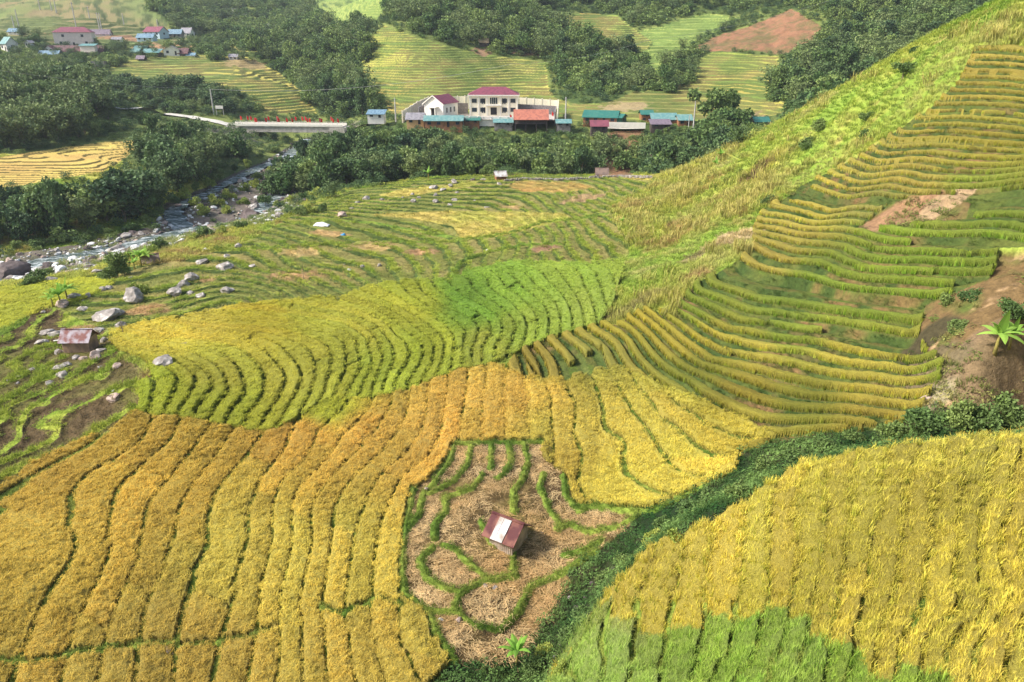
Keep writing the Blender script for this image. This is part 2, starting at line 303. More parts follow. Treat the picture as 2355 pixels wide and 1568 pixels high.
# bunds: low grassed banks between the harvested plots round the hut, and a few elsewhere
BUNDS = [[(950,1125),(935,1200),(925,1290),(930,1370),(985,1410),(1000,1450),(1030,1500),(1045,1520)],[(1045,1020),(1035,1060),(1000,1110),(975,1135),(965,1180),(940,1215)],
[(1085,1020),(1075,1070),(1040,1110),(985,1138)],[(1130,1020),(1128,1080)],[(1168,1020),(1175,1060),(1165,1085),(1145,1100)],[(1205,1020),(1215,1070),(1200,1105),(1180,1130),(1182,1180)],
[(1250,1090),(1240,1120),(1260,1170),(1290,1210)],[(1295,1095),(1300,1140),(1330,1178),(1370,1165)],[(1280,1218),(1310,1205),(1350,1225),(1420,1212),(1460,1190)],
[(1295,1278),(1340,1268),(1380,1245)],[(1110,1092),(1085,1125),(1025,1145),(1025,1180),(1000,1205),(1000,1240)],[(995,1260),(965,1290),(980,1330),(1020,1355),(1060,1362),(1110,1338),(1185,1325)],
[(1020,1255),(1045,1262),(1070,1290),(1100,1315),(1120,1335)],[(1060,1362),(1045,1405),(1090,1440),(1150,1450),(1190,1410),(1220,1350),(1290,1320),(1370,1268)],[(985,1405),(1050,1410)],
[(-100,1500),(0,1515),(70,1530),(200,1500),(300,1488),(390,1482)],[(420,1490),(500,1480),(620,1455)],[(740,1400),(790,1415),(865,1378),(930,1395)],[(1180,1325),(1180,1240)],
[(1045,1022),(1130,1020),(1210,1020),(1250,1018)],[(1330,1165),(1400,1170),(1500,1175),(1620,1120)],[(1180,1260),(1130,1250),(1105,1200)],
[(500,575),(620,570),(760,560),(900,555),(1010,556),(1100,548),(1170,535),(1250,510),(1310,505),(1400,490)],
[(640,518),(760,505),(860,512),(960,530),(1040,545)],[(1030,650),(1060,600),(1120,580),(1200,562),(1290,560)]]
BD = np.full(UU.shape, 99.0)
near = YY < 170
for pl in BUNDS:
    w = [hit(u, v) for u, v in pl]
    xs = np.array([q[0] for q in w]); ys = np.array([q[1] for q in w])
    m = near & (XX > xs.min()-2) & (XX < xs.max()+2) & (YY > ys.min()-2) & (YY < ys.max()+2)
    x, y = XX[m], YY[m]; d = np.full(len(x), 99.0)
    for i in range(len(xs)-1):
        dx, dy = xs[i+1]-xs[i], ys[i+1]-ys[i]; L = dx*dx+dy*dy+1e-9
        t = np.clip(((x-xs[i])*dx+(y-ys[i])*dy)/L, 0, 1)
        d = np.minimum(d, np.hypot(x-xs[i]-t*dx, y-ys[i]-t*dy)/ (1 if ys.mean() < 75 else 1.7))
    BD[m] = np.minimum(BD[m], d)
BD += .10*fbm(XX/.8, YY/.8, 2, 51)
Z += np.where(BD < .6, .34*np.clip(1-BD/.36, 0, 1), 0)

# river channel
RIV = [[(-260,690,4),(-60,652,4),(20,628,3.4),(70,606,2.8),(130,593,2.8),(200,583,2.8),(260,571,2.4),(330,556,3.2),(400,537,3.2),(450,526,3),(520,517,2.2),(560,505,1.6),(600,480,1.6),(630,452,1.8),
        (655,425,2.0),(650,400,1.8),(640,378,2),(672,352,2),(700,332,2.4),(716,318,3)],
       [(440,527,2.4),(412,512,1.6),(398,492,1.4),(392,478,1.6),(420,462,1.4),(480,436,1.2),(540,408,1.2),(600,380,1.4),(645,366,1.8)]]
RIVW = [[(*hit(u, v, 100), w) for u, v, w in pl] for pl in RIV]
RD = np.full(UU.shape, 99.0); m0 = (YY > 95) & (YY < 345) & (A2 < .1)
for pl in RIVW:
    x, y = XX[m0], YY[m0]; d = RD[m0]
    for p, q in zip(pl[:-1], pl[1:]):
        dx, dy = q[0]-p[0], q[1]-p[1]; L = dx*dx+dy*dy+1e-9
        t = np.clip(((x-p[0])*dx+(y-p[1])*dy)/L, 0, 1)
        d = np.minimum(d, np.hypot(x-p[0]-t*dx, y-p[1]-t*dy) - (p[3]*(1-t)+q[3]*t))
    RD[m0] = d
Z -= 1.3*np.clip(1-RD/2.2, 0, 1)*(YY > 95)
# road shelf to the bridge is drawn as its own sheet later

# ------------------------------------------------------------ colours of soil, stubble and crops
def idw(pts, u, v, p=3.0):
    num = 0; den = 0
    for (pu, pv), c in pts:
        w = 1/((u-pu)**2+(1.6*(v-pv))**2+400)**(p/2)
        num = num + w[..., None]*c; den = den + w
    return num/den[..., None]
G = np.zeros(UU.shape+(3,))
n1, n2, n3 = nz(9, 61), nz(2.2, 62), nz(28, 63)
def mix(a, b, t): t = np.clip(t, 0, 1)[..., None]; return a*(1-t)+b*t
cg, cy, cb, cd_ = lin(128,152,56), lin(180,176,84), lin(160,134,88), lin(62,82,34)
base = mix(cg, cy, .5+.9*n1+.4*n2); base = mix(base, cb, (n2*.9+n3*.8-.22)*1.6)
G[:] = base
far = YY > 215
G[far] = mix(lin(70,88,42), lin(120,130,66), .5+n3*1.2+n1*.5)[far]
G[R == 9] = mix(lin(36,52,24), lin(70,62,42), (.3+n2*1.2+n1*.5))[R == 9]
G[R == 16] = mix(mix(lin(116,94,60), lin(88,100,44), .35+n2*1.6+n1*1.3), lin(172,142,104), (nz(1.1, 64)*1.3+n1*.6-.25)*2)[R == 16]
G[R == 5] = mix(lin(96,80,52), lin(152,130,78), .35+n1*.6+n2*1.0)[R == 5]
G[R == 12] = mix(lin(112,102,92), lin(96,104,62), .35+n1*1.3+n2*.4)[R == 12]
G[R == 13] = mix(lin(146,106,78), lin(110,98,62), .35+n1*1.0+n2*.9)[R == 13]
stub = mix(lin(128,130,64), lin(154,142,84), .5+n1*1.4+n2*.5)
rim = mix(lin(120,142,44), lin(160,166,64), .5+n2*1.1)
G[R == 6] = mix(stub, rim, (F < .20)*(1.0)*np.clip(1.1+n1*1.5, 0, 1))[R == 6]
G[(R == 6) & (F > .80)] = lin(72,88,36)  # grassy risers of the middle terraces: their shade is painted into the green
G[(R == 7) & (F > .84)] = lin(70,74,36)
G[R == 15] = mix(lin(178,160,84), lin(160,158,72), .5+n1+n2*.6)[R == 15]
G[R == 19] = mix(lin(176,140,80), lin(150,132,70), .4+n1*.9+n2)[R == 19]
G[R == 7] = mix(mix(lin(92,76,50), lin(112,108,56), .5+n2*1.2+n1), rim, (F < .34)*1.0)[R == 7]
soil = mix(lin(96,92,44), lin(86,108,38), .5+n2)
for i in (1, 2, 3, 4, 14): G[R == i] = soil[R == i]
gr = mix(lin(92,118,40), lin(134,148,58), .5+n2*1.1)
G[np.isin(R, (1, 2, 4)) & (F < .16)] = gr[np.isin(R, (1, 2, 4)) & (F < .16)]
ris = mix(mix(lin(62,80,34), lin(92,100,44), .5+n2*1.2), lin(124,98,62), (n1*1.2+n2*.8-.05)*1.5)
m = (R == 3) & (F3s > .45); G[m] = ris[m]
# far terraces: crop on the tread, grass on the riser
FARC = [((850,120),lin(186,186,84)),((1000,200),lin(150,160,76)),((900,230),lin(196,172,90)),((1180,230),lin(190,176,90)),((1200,180),lin(176,174,88)),((1040,150),lin(140,154,74)),
 ((1350,60),lin(190,160,88)),((1430,60),lin(160,176,84)),((1680,140),lin(150,164,74)),((1700,190),lin(196,180,88)),((1480,240),lin(146,152,76)),((1600,250),lin(152,154,78)),((1420,250),lin(140,148,74)),
 ((400,150),lin(160,160,80)),((560,160),lin(184,172,84)),((650,210),lin(190,176,90)),((600,110),lin(196,186,92))]
m = R == 10
tr = idw(FARC, UU[m], VV[m]) * (1+.35*n1[m]+.15*n2[m])[:, None]
rc = mix(lin(94,108,52), lin(122,114,64), .4+n1*1.4)[m]
plotv = (hash2(cell[m], row[m], 4.0)-.5)
tr = tr*.90; tr = mix(tr, lin(120,140,62), (plotv-.12)*4); tr = mix(tr, lin(150,122,78), (-plotv-.40)*6)
G[m] = mix(tr, rc, (F[m] > .52)*1.0)
m = R == 17; G[m] = mix(mix(lin(132,152,76), lin(160,170,88), .5+n1), lin(104,124,62), (F > .55)*.9)[m]
m = R == 18; G[m] = mix(mix(lin(116,130,72), lin(136,124,84), .4+n3*1.6), lin(90,102,58), (F > .6)*.9)[m]
m = R == 11; G[m] = mix(mix(lin(206,182,96), lin(192,158,90), .4+n1), lin(110,98,50), (F > .74)*1.0)[m]
G[BD < .30] = gr[BD < .30]
G[(RD < 1.2) & (YY > 95)] = lin(96, 88, 78)
# worn clay patches and threshing spots
for u, v, r, c in [(750,537,2.6,(206,160,104)),(860,568,3.4,(196,158,98)),(690,577,3.2,(196,158,98)),(970,578,2.6,(190,140,100)),(690,632,2.8,(186,140,96)),(1255,570,1.6,(176,128,100)),(330,712,2.0,(196,146,96)),
    (470,640,1.5,(196,150,98)),(1175,475,2.2,(186,146,96)),(1340,455,3.4,(176,138,98)),(180,762,1.8,(190,146,96)),(1660,560,2.4,(190,158,120)),(1690,545,2.2,(206,172,132)),(1600,590,1.4,(150,128,90)),
    (1490,690,1.6,(120,104,66)),(1425,722,1.4,(112,98,60)),(1740,400,2.0,(150,112,90)),(1560,520,1.6,(150,116,84)),(2080,480,2.4,(170,122,90)),(2180,460,1.6,(190,150,116)),(2290,800,2.4,(150,116,90)),(2330,850,2.4,(140,110,80)),
    (1610,630,1.6,(170,120,84)),(2130,830,1.2,(120,100,72)),(2140,780,1.4,(84,72,48)),(2150,850,1.4,(130,108,80)),(2140,920,1.1,(170,150,120)),(100,30,8,(150,128,90)),(170,75,9,(176,128,96)),(280,85,9,(176,128,96)),(380,108,12,(190,136,100)),(560,145,8,(176,144,98)),
    (1100,60,5,(160,120,90)),(1110,118,4,(176,130,100)),(1210,120,6,(150,110,84)),(1440,245,7,(180,150,110)),(1250,95,8,(130,104,80)),(1700,270,6,(160,130,100)),(790,300,8,(132,120,110)),(520,305,9,(130,120,108))]:
    x, y, z = hit(u, v); mm = (np.abs(XX-x) < 3*r) & (np.abs(YY-y) < 6*r)
    d = np.hypot((XX[mm]-x)/1.35, (YY[mm]-y))/r + .7*n2[mm]
    cc_ = lin(*c); cc_ = (cc_*.85+cc_.mean()*.15)*np.array([.92, 1.0, .86]); G[mm] = mix(G[mm], cc_*(.9+.25*n2[mm])[:, None], (1.15-d)*3)
G = np.clip(G, .01, .9)

def grid_mesh(name, mask_v, Zv, col, mat, F1_=None):
    "mesh over the grid cells whose four corners are in the mask"
    q = mask_v[:-1, :-1] & mask_v[1:, :-1] & mask_v[:-1, 1:] & mask_v[1:, 1:]
    j, i = np.nonzero(q); n = NA
    f = np.stack([j*n+i, j*n+i+1, (j+1)*n+i+1, (j+1)*n+i], 1)
    used = np.unique(f); remap = np.zeros(NA*NB, np.int64); remap[used] = np.arange(len(used)); f = remap[f]
    me = bpy.data.meshes.new(name)
    co = np.stack([XX.ravel()[used], YY.ravel()[used], Zv.ravel()[used]], 1)
    me.vertices.add(len(used)); me.vertices.foreach_set('co', co.astype(np.float32).ravel())
    me.loops.add(f.size); me.loops.foreach_set('vertex_index', f.astype(np.int32).ravel())
    me.polygons.add(len(f)); me.polygons.foreach_set('loop_start', np.arange(0, f.size, 4, dtype=np.int32)); me.polygons.foreach_set('loop_total', np.full(len(f), 4, np.int32))
    me.update(calc_edges=True)
    me.polygons.foreach_set('use_smooth', np.ones(len(f), bool))
    ca = me.color_attributes.new('col', 'FLOAT_COLOR', 'POINT')
    cc = np.ones((len(used), 4), np.float32); cc[:, :3] = col.reshape(-1, 3)[used]
    ca.data.foreach_set('color', cc.ravel())
    me.materials.append(mat)
    o = bpy.data.objects.new(name, me); COL.objects.link(o)
    return o
def bsdf(name, color=(.5, .5, .5), rough=.85, spec=.2, metal=0):
    m = bpy.data.materials.new(name); m.use_nodes = True; b = m.node_tree.nodes['Principled BSDF']
    b.inputs['Base Color'].default_value = (*color, 1); b.inputs['Roughness'].default_value = rough
    b.inputs['Specular IOR Level'].default_value = spec; b.inputs['Metallic'].default_value = metal
    return m, m.node_tree, b
def attr_mat(name, attr='col', kind='GEOMETRY', nscale=6.0, nstr=.5, bump=.0, bscale=8.0, trans=0.0, rand=0.0, rough=.9):
    m, t, b = bsdf(name, rough=rough)
    at_ = t.nodes.new('ShaderNodeAttribute'); at_.attribute_name = attr; at_.attribute_type = kind
    geo = t.nodes.new('ShaderNodeNewGeometry')
    no = t.nodes.new('ShaderNodeTexNoise'); no.inputs['Scale'].default_value = nscale; no.inputs['Detail'].default_value = 6; no.inputs['Roughness'].default_value = .7
    t.links.new(geo.outputs['Position'], no.inputs['Vector'])
    mr = t.nodes.new('ShaderNodeMapRange'); mr.inputs[1].default_value = .3; mr.inputs[2].default_value = .7; mr.inputs[3].default_value = 1-nstr; mr.inputs[4].default_value = 1+nstr
    t.links.new(no.outputs[0], mr.inputs[0])
    vm = t.nodes.new('ShaderNodeVectorMath'); vm.operation = 'SCALE'
    t.links.new(at_.outputs['Color'], vm.inputs[0]); t.links.new(mr.outputs[0], vm.inputs['Scale'])
    t.links.new(vm.outputs[0], b.inputs['Base Color'])
    if bump:
        n2_ = t.nodes.new('ShaderNodeTexNoise'); n2_.inputs['Scale'].default_value = bscale; n2_.inputs['Detail'].default_value = 5; n2_.inputs['Roughness'].default_value = .75
        t.links.new(geo.outputs['Position'], n2_.inputs['Vector'])
        bp = t.nodes.new('ShaderNodeBump'); bp.inputs['Strength'].default_value = bump; bp.inputs['Distance'].default_value = .4
        t.links.new(n2_.outputs[0], bp.inputs['Height']); t.links.new(bp.outputs[0], b.inputs['Normal'])
    return m
M_ground = attr_mat('ground_soil_and_grass', nscale=2.3, nstr=.38, bump=.9, bscale=1.6)
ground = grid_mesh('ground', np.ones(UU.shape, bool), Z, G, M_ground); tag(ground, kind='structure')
# ------------------------------------------------------------ crops and grasses: canopy sheet + real blades instanced on points
def idx_of(a, b):
    i = np.clip(np.round((a-GA[0])/(GA[1]-GA[0])).astype(int), 0, NA-1)
    j = np.clip(np.round(np.interp(b, GB, np.arange(NB))).astype(int), 0, NB-1)
    return j, i
rng = np.random.default_rng(11)
def sample(mask, da, y0, y1, prob=None):
    b0, b1 = math.log(y0+30), math.log(y1+30)
    a, b = np.meshgrid(np.arange(GA[0], GA[-1], da), np.arange(b0, b1, da))
    a = (a+rng.uniform(-.5, .5, a.shape)*da).ravel(); b = (b+rng.uniform(-.5, .5, b.shape)*da).ravel()
    j, i = idx_of(a, b); k = mask[j, i] & (UU[j, i] > -160) & (UU[j, i] < 2520) & (VV[j, i] < 1800)
    if prob is not None: k &= rng.random(len(a)) < prob[j, i]
    a, b, j, i = a[k], b[k], j[k], i[k]
    y = np.exp(b)-30
    return a*(y+30), y, j, i
def blade_mesh(name, n, spread, h0, h1, wid, droop, seed, tip=(1.15, 1.1, 1.0), root=(.6, .8, .5), seg=3, lean=.25):
    r = random.Random(seed); vs, fs, cs = [], [], []
    for _ in range(n):
        ang = r.uniform(0, 6.283); rad = spread*math.sqrt(r.random()); x, y = rad*math.cos(ang), rad*math.sin(ang)
        L = r.uniform(h0, h1)*(1-.25*rad/spread); d = r.uniform(0, 6.283); dx, dy = math.cos(d), math.sin(d); dr = droop*r.uniform(.4, 1.5)
        w = wid*r.uniform(.7, 1.3); e = d+1.57+r.uniform(-.5, .5); ex, ey = math.cos(e)*w, math.sin(e)*w; v = r.uniform(.75, 1.2); z0 = 0
        k0 = len(vs); ln = lean*r.uniform(0, 1)
        for s in range(seg+1):
            t = s/seg; out = L*(ln*t+dr*t*t*t); z = z0+L*(t - dr*.55*t**3); ww = (1-t**2*.8)
            cx_, cy_ = x+dx*out, y+dy*out
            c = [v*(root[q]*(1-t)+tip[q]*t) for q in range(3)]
            if s < seg:
                vs += [(cx_-ex*ww, cy_-ey*ww, z), (cx_+ex*ww, cy_+ey*ww, z)]; cs += [c, c]
            else: vs.append((cx_, cy_, z)); cs.append(c)
        for s in range(seg-1): q = k0+2*s; fs.append((q, q+1, q+3, q+2))
        q = k0+2*(seg-1); fs.append((q, q+1, q+2))
    me = bpy.data.meshes.new(name); me.from_pydata(vs, [], fs)
    ca = me.color_attributes.new('tint', 'FLOAT_COLOR', 'POINT'); ca.data.foreach_set('color', np.array([[*c, 1] for c in cs], np.float32).ravel())
    return me
def inst_mat(name, trans=.25, rough=.75):
    m, t, b = bsdf(name, rough=rough, spec=.25)
    a1 = t.nodes.new('ShaderNodeAttribute'); a1.attribute_name = 'icol'; a1.attribute_type = 'INSTANCER'
    a2 = t.nodes.new('ShaderNodeAttribute'); a2.attribute_name = 'tint'; a2.attribute_type = 'GEOMETRY'
    vm = t.nodes.new('ShaderNodeVectorMath'); vm.operation = 'MULTIPLY'
    t.links.new(a1.outputs['Color'], vm.inputs[0]); t.links.new(a2.outputs['Color'], vm.inputs[1]); t.links.new(vm.outputs[0], b.inputs['Base Color'])
    tr = t.nodes.new('ShaderNodeBsdfTranslucent'); t.links.new(vm.outputs[0], tr.inputs[0])
    ms = t.nodes.new('ShaderNodeMixShader'); ms.inputs[0].default_value = trans
    t.links.new(b.outputs[0], ms.inputs[1]); t.links.new(tr.outputs[0], ms.inputs[2]); t.links.new(ms.outputs[0], t.nodes['Material Output'].inputs[0])
    return m
M_blade = inst_mat('grass_and_rice_blades')
def proto(me, mat):
    me.materials.append(mat); return bpy.data.objects.new(me.name, me)      # never linked: used only through the node tree
def gn_tree(protos):
    ng = bpy.data.node_groups.new('scatter', 'GeometryNodeTree')
    ng.interface.new_socket('Geometry', in_out='INPUT', socket_type='NodeSocketGeometry'); ng.interface.new_socket('Geometry', in_out='OUTPUT', socket_type='NodeSocketGeometry')
    N = ng.nodes; gi = N.new('NodeGroupInput'); go = N.new('NodeGroupOutput'); iop = N.new('GeometryNodeInstanceOnPoints')
    def named(nm, ty):
        q = N.new('GeometryNodeInputNamedAttribute'); q.data_type = ty; q.inputs['Name'].default_value = nm; return q.outputs['Attribute']
    sep = N.new('GeometryNodeSeparateGeometry'); sep.domain = 'POINT'
    ng.links.new(gi.outputs[0], sep.inputs['Geometry']); ng.links.new(named('pt', 'BOOLEAN'), sep.inputs['Selection'])
    j = N.new('GeometryNodeGeometryToInstance')
    for p in protos:
        oi = N.new('GeometryNodeObjectInfo'); oi.inputs['Object'].default_value = p; oi.inputs['As Instance'].default_value = True
        ng.links.new(oi.outputs['Geometry'], j.inputs[0])
    # as-instance outputs are instances already: join them instead of wrapping
    jn = N.new('GeometryNodeJoinGeometry')
    for l in list(ng.links):
        if l.to_node == j: src = l.from_socket; ng.links.remove(l); ng.links.new(src, jn.inputs[0])
    N.remove(j)
    ng.links.new(sep.outputs[0], iop.inputs['Points']); ng.links.new(jn.outputs[0], iop.inputs['Instance'])
    iop.inputs['Pick Instance'].default_value = True
    ng.links.new(named('vi', 'INT'), iop.inputs['Instance Index']); ng.links.new(named('rot', 'FLOAT_VECTOR'), iop.inputs['Rotation']); ng.links.new(named('scl', 'FLOAT_VECTOR'), iop.inputs['Scale'])
    jo = N.new('GeometryNodeJoinGeometry'); ng.links.new(sep.outputs[1], jo.inputs[0]); ng.links.new(iop.outputs[0], jo.inputs[0]); ng.links.new(jo.outputs[0], go.inputs[0])
    return ng
def scatter(name, P, rot, scl, vi, colr, tree, base=None, base_mat=None):
    "one object: an optional base mesh plus instances on its loose points"
    n0 = 0
    if base is None:
        me = bpy.data.meshes.new(name); o = bpy.data.objects.new(name, me); COL.objects.link(o)
    else:
        o = base; me = o.data; n0 = len(me.vertices)
    n = len(P); me.vertices.add(n)
    co = np.empty((n0+n)*3, np.float32); me.vertices.foreach_get('co', co); co = co.reshape(-1, 3); co[n0:] = P; me.vertices.foreach_set('co', co.ravel())
    def at_(nm, ty, prop, arr):
        at__ = me.attributes.new(nm, ty, 'POINT'); full = np.zeros((n0+n,)+arr.shape[1:], arr.dtype); full[n0:] = arr; at__.data.foreach_set(prop, full.ravel())
    at_('pt', 'BOOLEAN', 'value', np.ones(n, bool)); at_('vi', 'INT', 'value', vi.astype(np.int32))
    at_('rot', 'FLOAT_VECTOR', 'vector', rot.astype(np.float32)); at_('scl', 'FLOAT_VECTOR', 'vector', scl.astype(np.float32))
    at_('icol', 'FLOAT_VECTOR', 'vector', colr.astype(np.float32))
    md = o.modifiers.new('scatter', 'NODES'); md.node_group = tree
    me.update()
    return o
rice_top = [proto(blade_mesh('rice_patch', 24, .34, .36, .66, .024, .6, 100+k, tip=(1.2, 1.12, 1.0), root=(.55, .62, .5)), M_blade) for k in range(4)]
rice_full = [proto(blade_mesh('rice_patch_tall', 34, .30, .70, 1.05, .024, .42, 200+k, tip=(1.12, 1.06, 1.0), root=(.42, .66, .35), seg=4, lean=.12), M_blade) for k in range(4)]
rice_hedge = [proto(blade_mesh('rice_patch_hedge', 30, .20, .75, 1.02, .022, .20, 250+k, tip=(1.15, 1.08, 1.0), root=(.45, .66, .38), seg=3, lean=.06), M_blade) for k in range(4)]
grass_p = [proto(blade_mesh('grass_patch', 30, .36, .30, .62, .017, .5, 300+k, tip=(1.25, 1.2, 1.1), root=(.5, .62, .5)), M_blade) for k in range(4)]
straw_p = [proto(blade_mesh('straw_patch', 30, .45, .03, .07, .012, 0, 400+k), M_blade) for k in range(3)]
def straw_mesh(seed):
    r = random.Random(seed); vs, fs, cs = [], [], []; main = r.uniform(0, 3.14)
    for _ in range(30):
        x, y = r.gauss(0, .28), r.gauss(0, .28); d = main+r.gauss(0, .5); L = r.uniform(.25, .6); w = .011; z = r.uniform(.02, .11); z2 = max(.01, z+r.uniform(-.06, .06))
        dx, dy = math.cos(d)*L/2, math.sin(d)*L/2; nx, ny = -math.sin(d)*w, math.cos(d)*w; k = len(vs); v = r.uniform(.7, 1.25)
        vs += [(x-dx-nx, y-dy-ny, z), (x-dx+nx, y-dy+ny, z), (x+dx+nx, y+dy+ny, z2), (x+dx-nx, y+dy-ny, z2)]; fs.append((k, k+1, k+2, k+3)); cs += [(v, v, v)]*4
    me = bpy.data.meshes.new('straw'); me.from_pydata(vs, [], fs)
    ca = me.color_attributes.new('tint', 'FLOAT_COLOR', 'POINT'); ca.data.foreach_set('color', np.array([[*c, 1] for c in cs], np.float32).ravel())
    return me
straw_l = [proto(straw_mesh(500+k), M_blade) for k in range(4)]
def leafy_mesh(seed, n=26, sp=.35, hh=.45, ls=.085):
    r = random.Random(seed); vs, fs, cs = [], [], []
    for _ in range(n):
        x, y, z = r.gauss(0, sp*.6), r.gauss(0, sp*.6), r.uniform(.05, hh); d = r.uniform(0, 6.28); t = r.uniform(-.5, .9); L = ls*r.uniform(.7, 1.6); w = L*.45
        ux, uy, uz = math.cos(d)*math.cos(t), math.sin(d)*math.cos(t), math.sin(t); nx, ny = -math.sin(d), math.cos(d); k = len(vs); v = r.uniform(.7, 1.3)
        vs += [(x, y, z), (x+ux*L+nx*w, y+uy*L+ny*w, z+uz*L), (x+2*ux*L, y+2*uy*L, z+2*uz*L-.3*L), (x+ux*L-nx*w, y+uy*L-ny*w, z+uz*L)]; fs.append((k, k+1, k+2, k+3)); cs += [(v, v, v)]*4
    me = bpy.data.meshes.new('weed_patch'); me.from_pydata(vs, [], fs)
    ca = me.color_attributes.new('tint', 'FLOAT_COLOR', 'POINT'); ca.data.foreach_set('color', np.array([[*c, 1] for c in cs], np.float32).ravel())
    return me
weed_p = [proto(leafy_mesh(600+k), M_blade) for k in range(4)]
T_hedge = gn_tree(rice_hedge)
T_top, T_full, T_grass, T_straw, T_weed = (gn_tree(p) for p in (rice_top, rice_full, grass_p, straw_l, weed_p))
T_mix = gn_tree(grass_p+weed_p)
# crop colours where they ripen differently
CROP = [((100,1300),lin(212,183,71)),((300,1100),lin(212,180,68)),((100,1100),lin(202,170,64)),((600,1300),lin(220,198,80)),((400,1500),lin(210,180,76)),((850,1000),lin(214,176,73)),((700,1000),lin(208,170,68)),
 ((1100,950),lin(228,190,82)),((1200,900),lin(228,192,82)),((1000,1000),lin(228,189,82)),((800,1300),lin(222,202,82)),((900,1500),lin(218,194,82)),((1300,1000),lin(216,196,82)),((1280,1050),lin(202,180,71)),((1450,1100),lin(232,214,82)),
 ((1600,1080),lin(232,214,82)),((1500,950),lin(220,202,82)),((1700,980),lin(212,194,71)),((1350,830),lin(176,172,69)),((1250,850),lin(196,177,67)),((1460,740),lin(212,194,60)),((1250,830),lin(190,171,62)),
 ((1700,920),lin(176,162,52)),((1600,860),lin(170,172,56)),((1850,930),lin(170,170,56)),((2000,880),lin(224,205,77)),((1750,815),lin(218,200,76)),((1950,830),lin(226,208,76)),((2080,900),lin(224,205,76)),((2000,980),lin(204,184,67)),((1600,790),lin(210,192,64)),
 ((1600,700),lin(160,178,56)),((1800,720),lin(158,180,60)),((2000,700),lin(160,182,60)),((2100,620),lin(160,184,58)),((2050,540),lin(164,186,56)),((1900,640),lin(156,178,56)),((1800,780),lin(164,182,58)),((2300,500),lin(158,180,60)),((2150,860),lin(176,186,60)),
 ((1800,540),lin(212,194,82)),((1850,480),lin(222,204,82)),((1900,440),lin(222,204,82)),((2000,480),lin(190,184,87)),((2100,400),lin(208,190,82)),((2250,350),lin(200,186,69)),((2200,200),lin(212,192,77)),((2300,130),lin(212,194,82)),((2250,420),lin(170,182,66)),((1750,600),lin(202,184,76)),
 ((350,900),lin(172,182,40)),((500,850),lin(188,184,57)),((700,850),lin(190,188,59)),((500,950),lin(178,184,44)),((400,760),lin(198,184,49)) if 0 else ((400,760),lin(220,202,64)),((450,735),lin(212,194,64)),((600,730),lin(190,176,41)),((800,750),lin(192,190,59)),((700,700),lin(186,184,52)),
 ((950,700),lin(180,184,48)),((1000,800),lin(174,186,48)),((900,870),lin(176,188,52)),((1100,800),lin(172,180,60)),((1200,760),lin(162,182,62)),((1100,720),lin(140,178,52)),((1150,660),lin(152,186,58)),((1300,650),lin(166,192,66)),((1350,700),lin(166,186,70)),((1080,680),lin(126,164,48)),((750,950),lin(180,186,50)),
 ((150,680),lin(186,190,44)),((50,720),lin(186,188,44)),
 ((1500,1330),lin(220,202,82)),((1700,1250),lin(224,205,82)),((2000,1100),lin(226,208,82)),((2200,1200),lin(220,202,77)),((2300,1050),lin(222,204,82)),((1900,1350),lin(212,194,73)),((2200,1450),lin(214,196,73)),((2300,1300),lin(216,198,71)),((1700,1390),lin(212,194,71)),((2300,1560),lin(212,194,76)),
 ((1400,1480),lin(166,190,90)),((1550,1480),lin(156,182,74)),((1700,1500),lin(156,186,70)),((1850,1510),lin(156,182,76)),((1950,1540),lin(152,180,64)),((1350,1540),lin(164,190,90)),((2100,1568),lin(156,180,66)),((1450,1440),lin(176,184,94))]
GRN = [((1400,1480),lin(166,190,90)),((1550,1480),lin(156,182,74)),((1700,1500),lin(156,186,70)),((1850,1510),lin(156,182,76)),((1950,1540),lin(152,180,64)),((1350,1540),lin(164,190,90)),((2100,1568),lin(156,180,66)),((1450,1440),lin(176,184,94))]
CR_ = {}
for p_, c_ in CROP:
    if p_[1] >= 1440 and 1300 < p_[0] < 2150: continue
    j_, i_ = idx_of(*AB(*hit(*p_)[:2])); k_ = int(R[j_, i_]); k_ = {3: 1}.get(k_, k_); CR_.setdefault(k_ if k_ in (1, 2, 4, 14) else (1 if p_[0] > 1300 and p_[1] < 1000 else 2), []).append((p_, c_))
print({k: len(v) for k, v in CR_.items()})
gr_poly = [(1230,1700),(1260,1568),(1345,1425),(1450,1415),(1560,1440),(1690,1440),(1900,1455),(1965,1490),(2010,1530),(2150,1568),(2260,1720)]
GREEN_A = inpoly(gr_poly, UU+30*nz(1.6, 91), VV+34*nz(1.8, 92)+90*(hash2(row, row*0, 6.)-.5))
def crop(j, i, n_=True):
    c = np.zeros((len(j), 3)); rg = R[j, i]; rg = np.where(rg == 3, 1, rg)
    for k in np.unique(rg):
        q = rg == k; c[q] = idw(CR_.get(int(k), CR_[1]), UW[j[q], i[q]], VW[j[q], i[q]], 4.0)
    q = GREEN_A[j, i] & (rg == 4)
    if q.any(): c[q] = idw(GRN, UW[j[q], i[q]], VW[j[q], i[q]], 4.0)
    r_ = row[j, i]; v = 1+.24*(hash2(cell[j, i], r_, 2.0)-.5) + .12*n1[j, i] + .08*n2[j, i]
    g_ = (.5-hash2(cell[j, i], r_, 8.0))*.10
    c = c*v[..., None]; c[..., 0] *= 1-g_; c = c*.92+.06*c.mean(-1, keepdims=True); return c
pres = np.ones(UU.shape, bool)
hp = hash2(cell, row, 3.0)
sparse = inpoly([(2200,440),(2400,420),(2700,430),(2700,640),(2200,660),(2090,560),(2100,520)], UW, VW) | inpoly([(1880,700),(2100,640),(2120,820),(1900,820)], UW, VW)
pres &= ~((R == 3) & (hp < np.where(sparse, .38, np.where(VW > 400, .07, .02))))
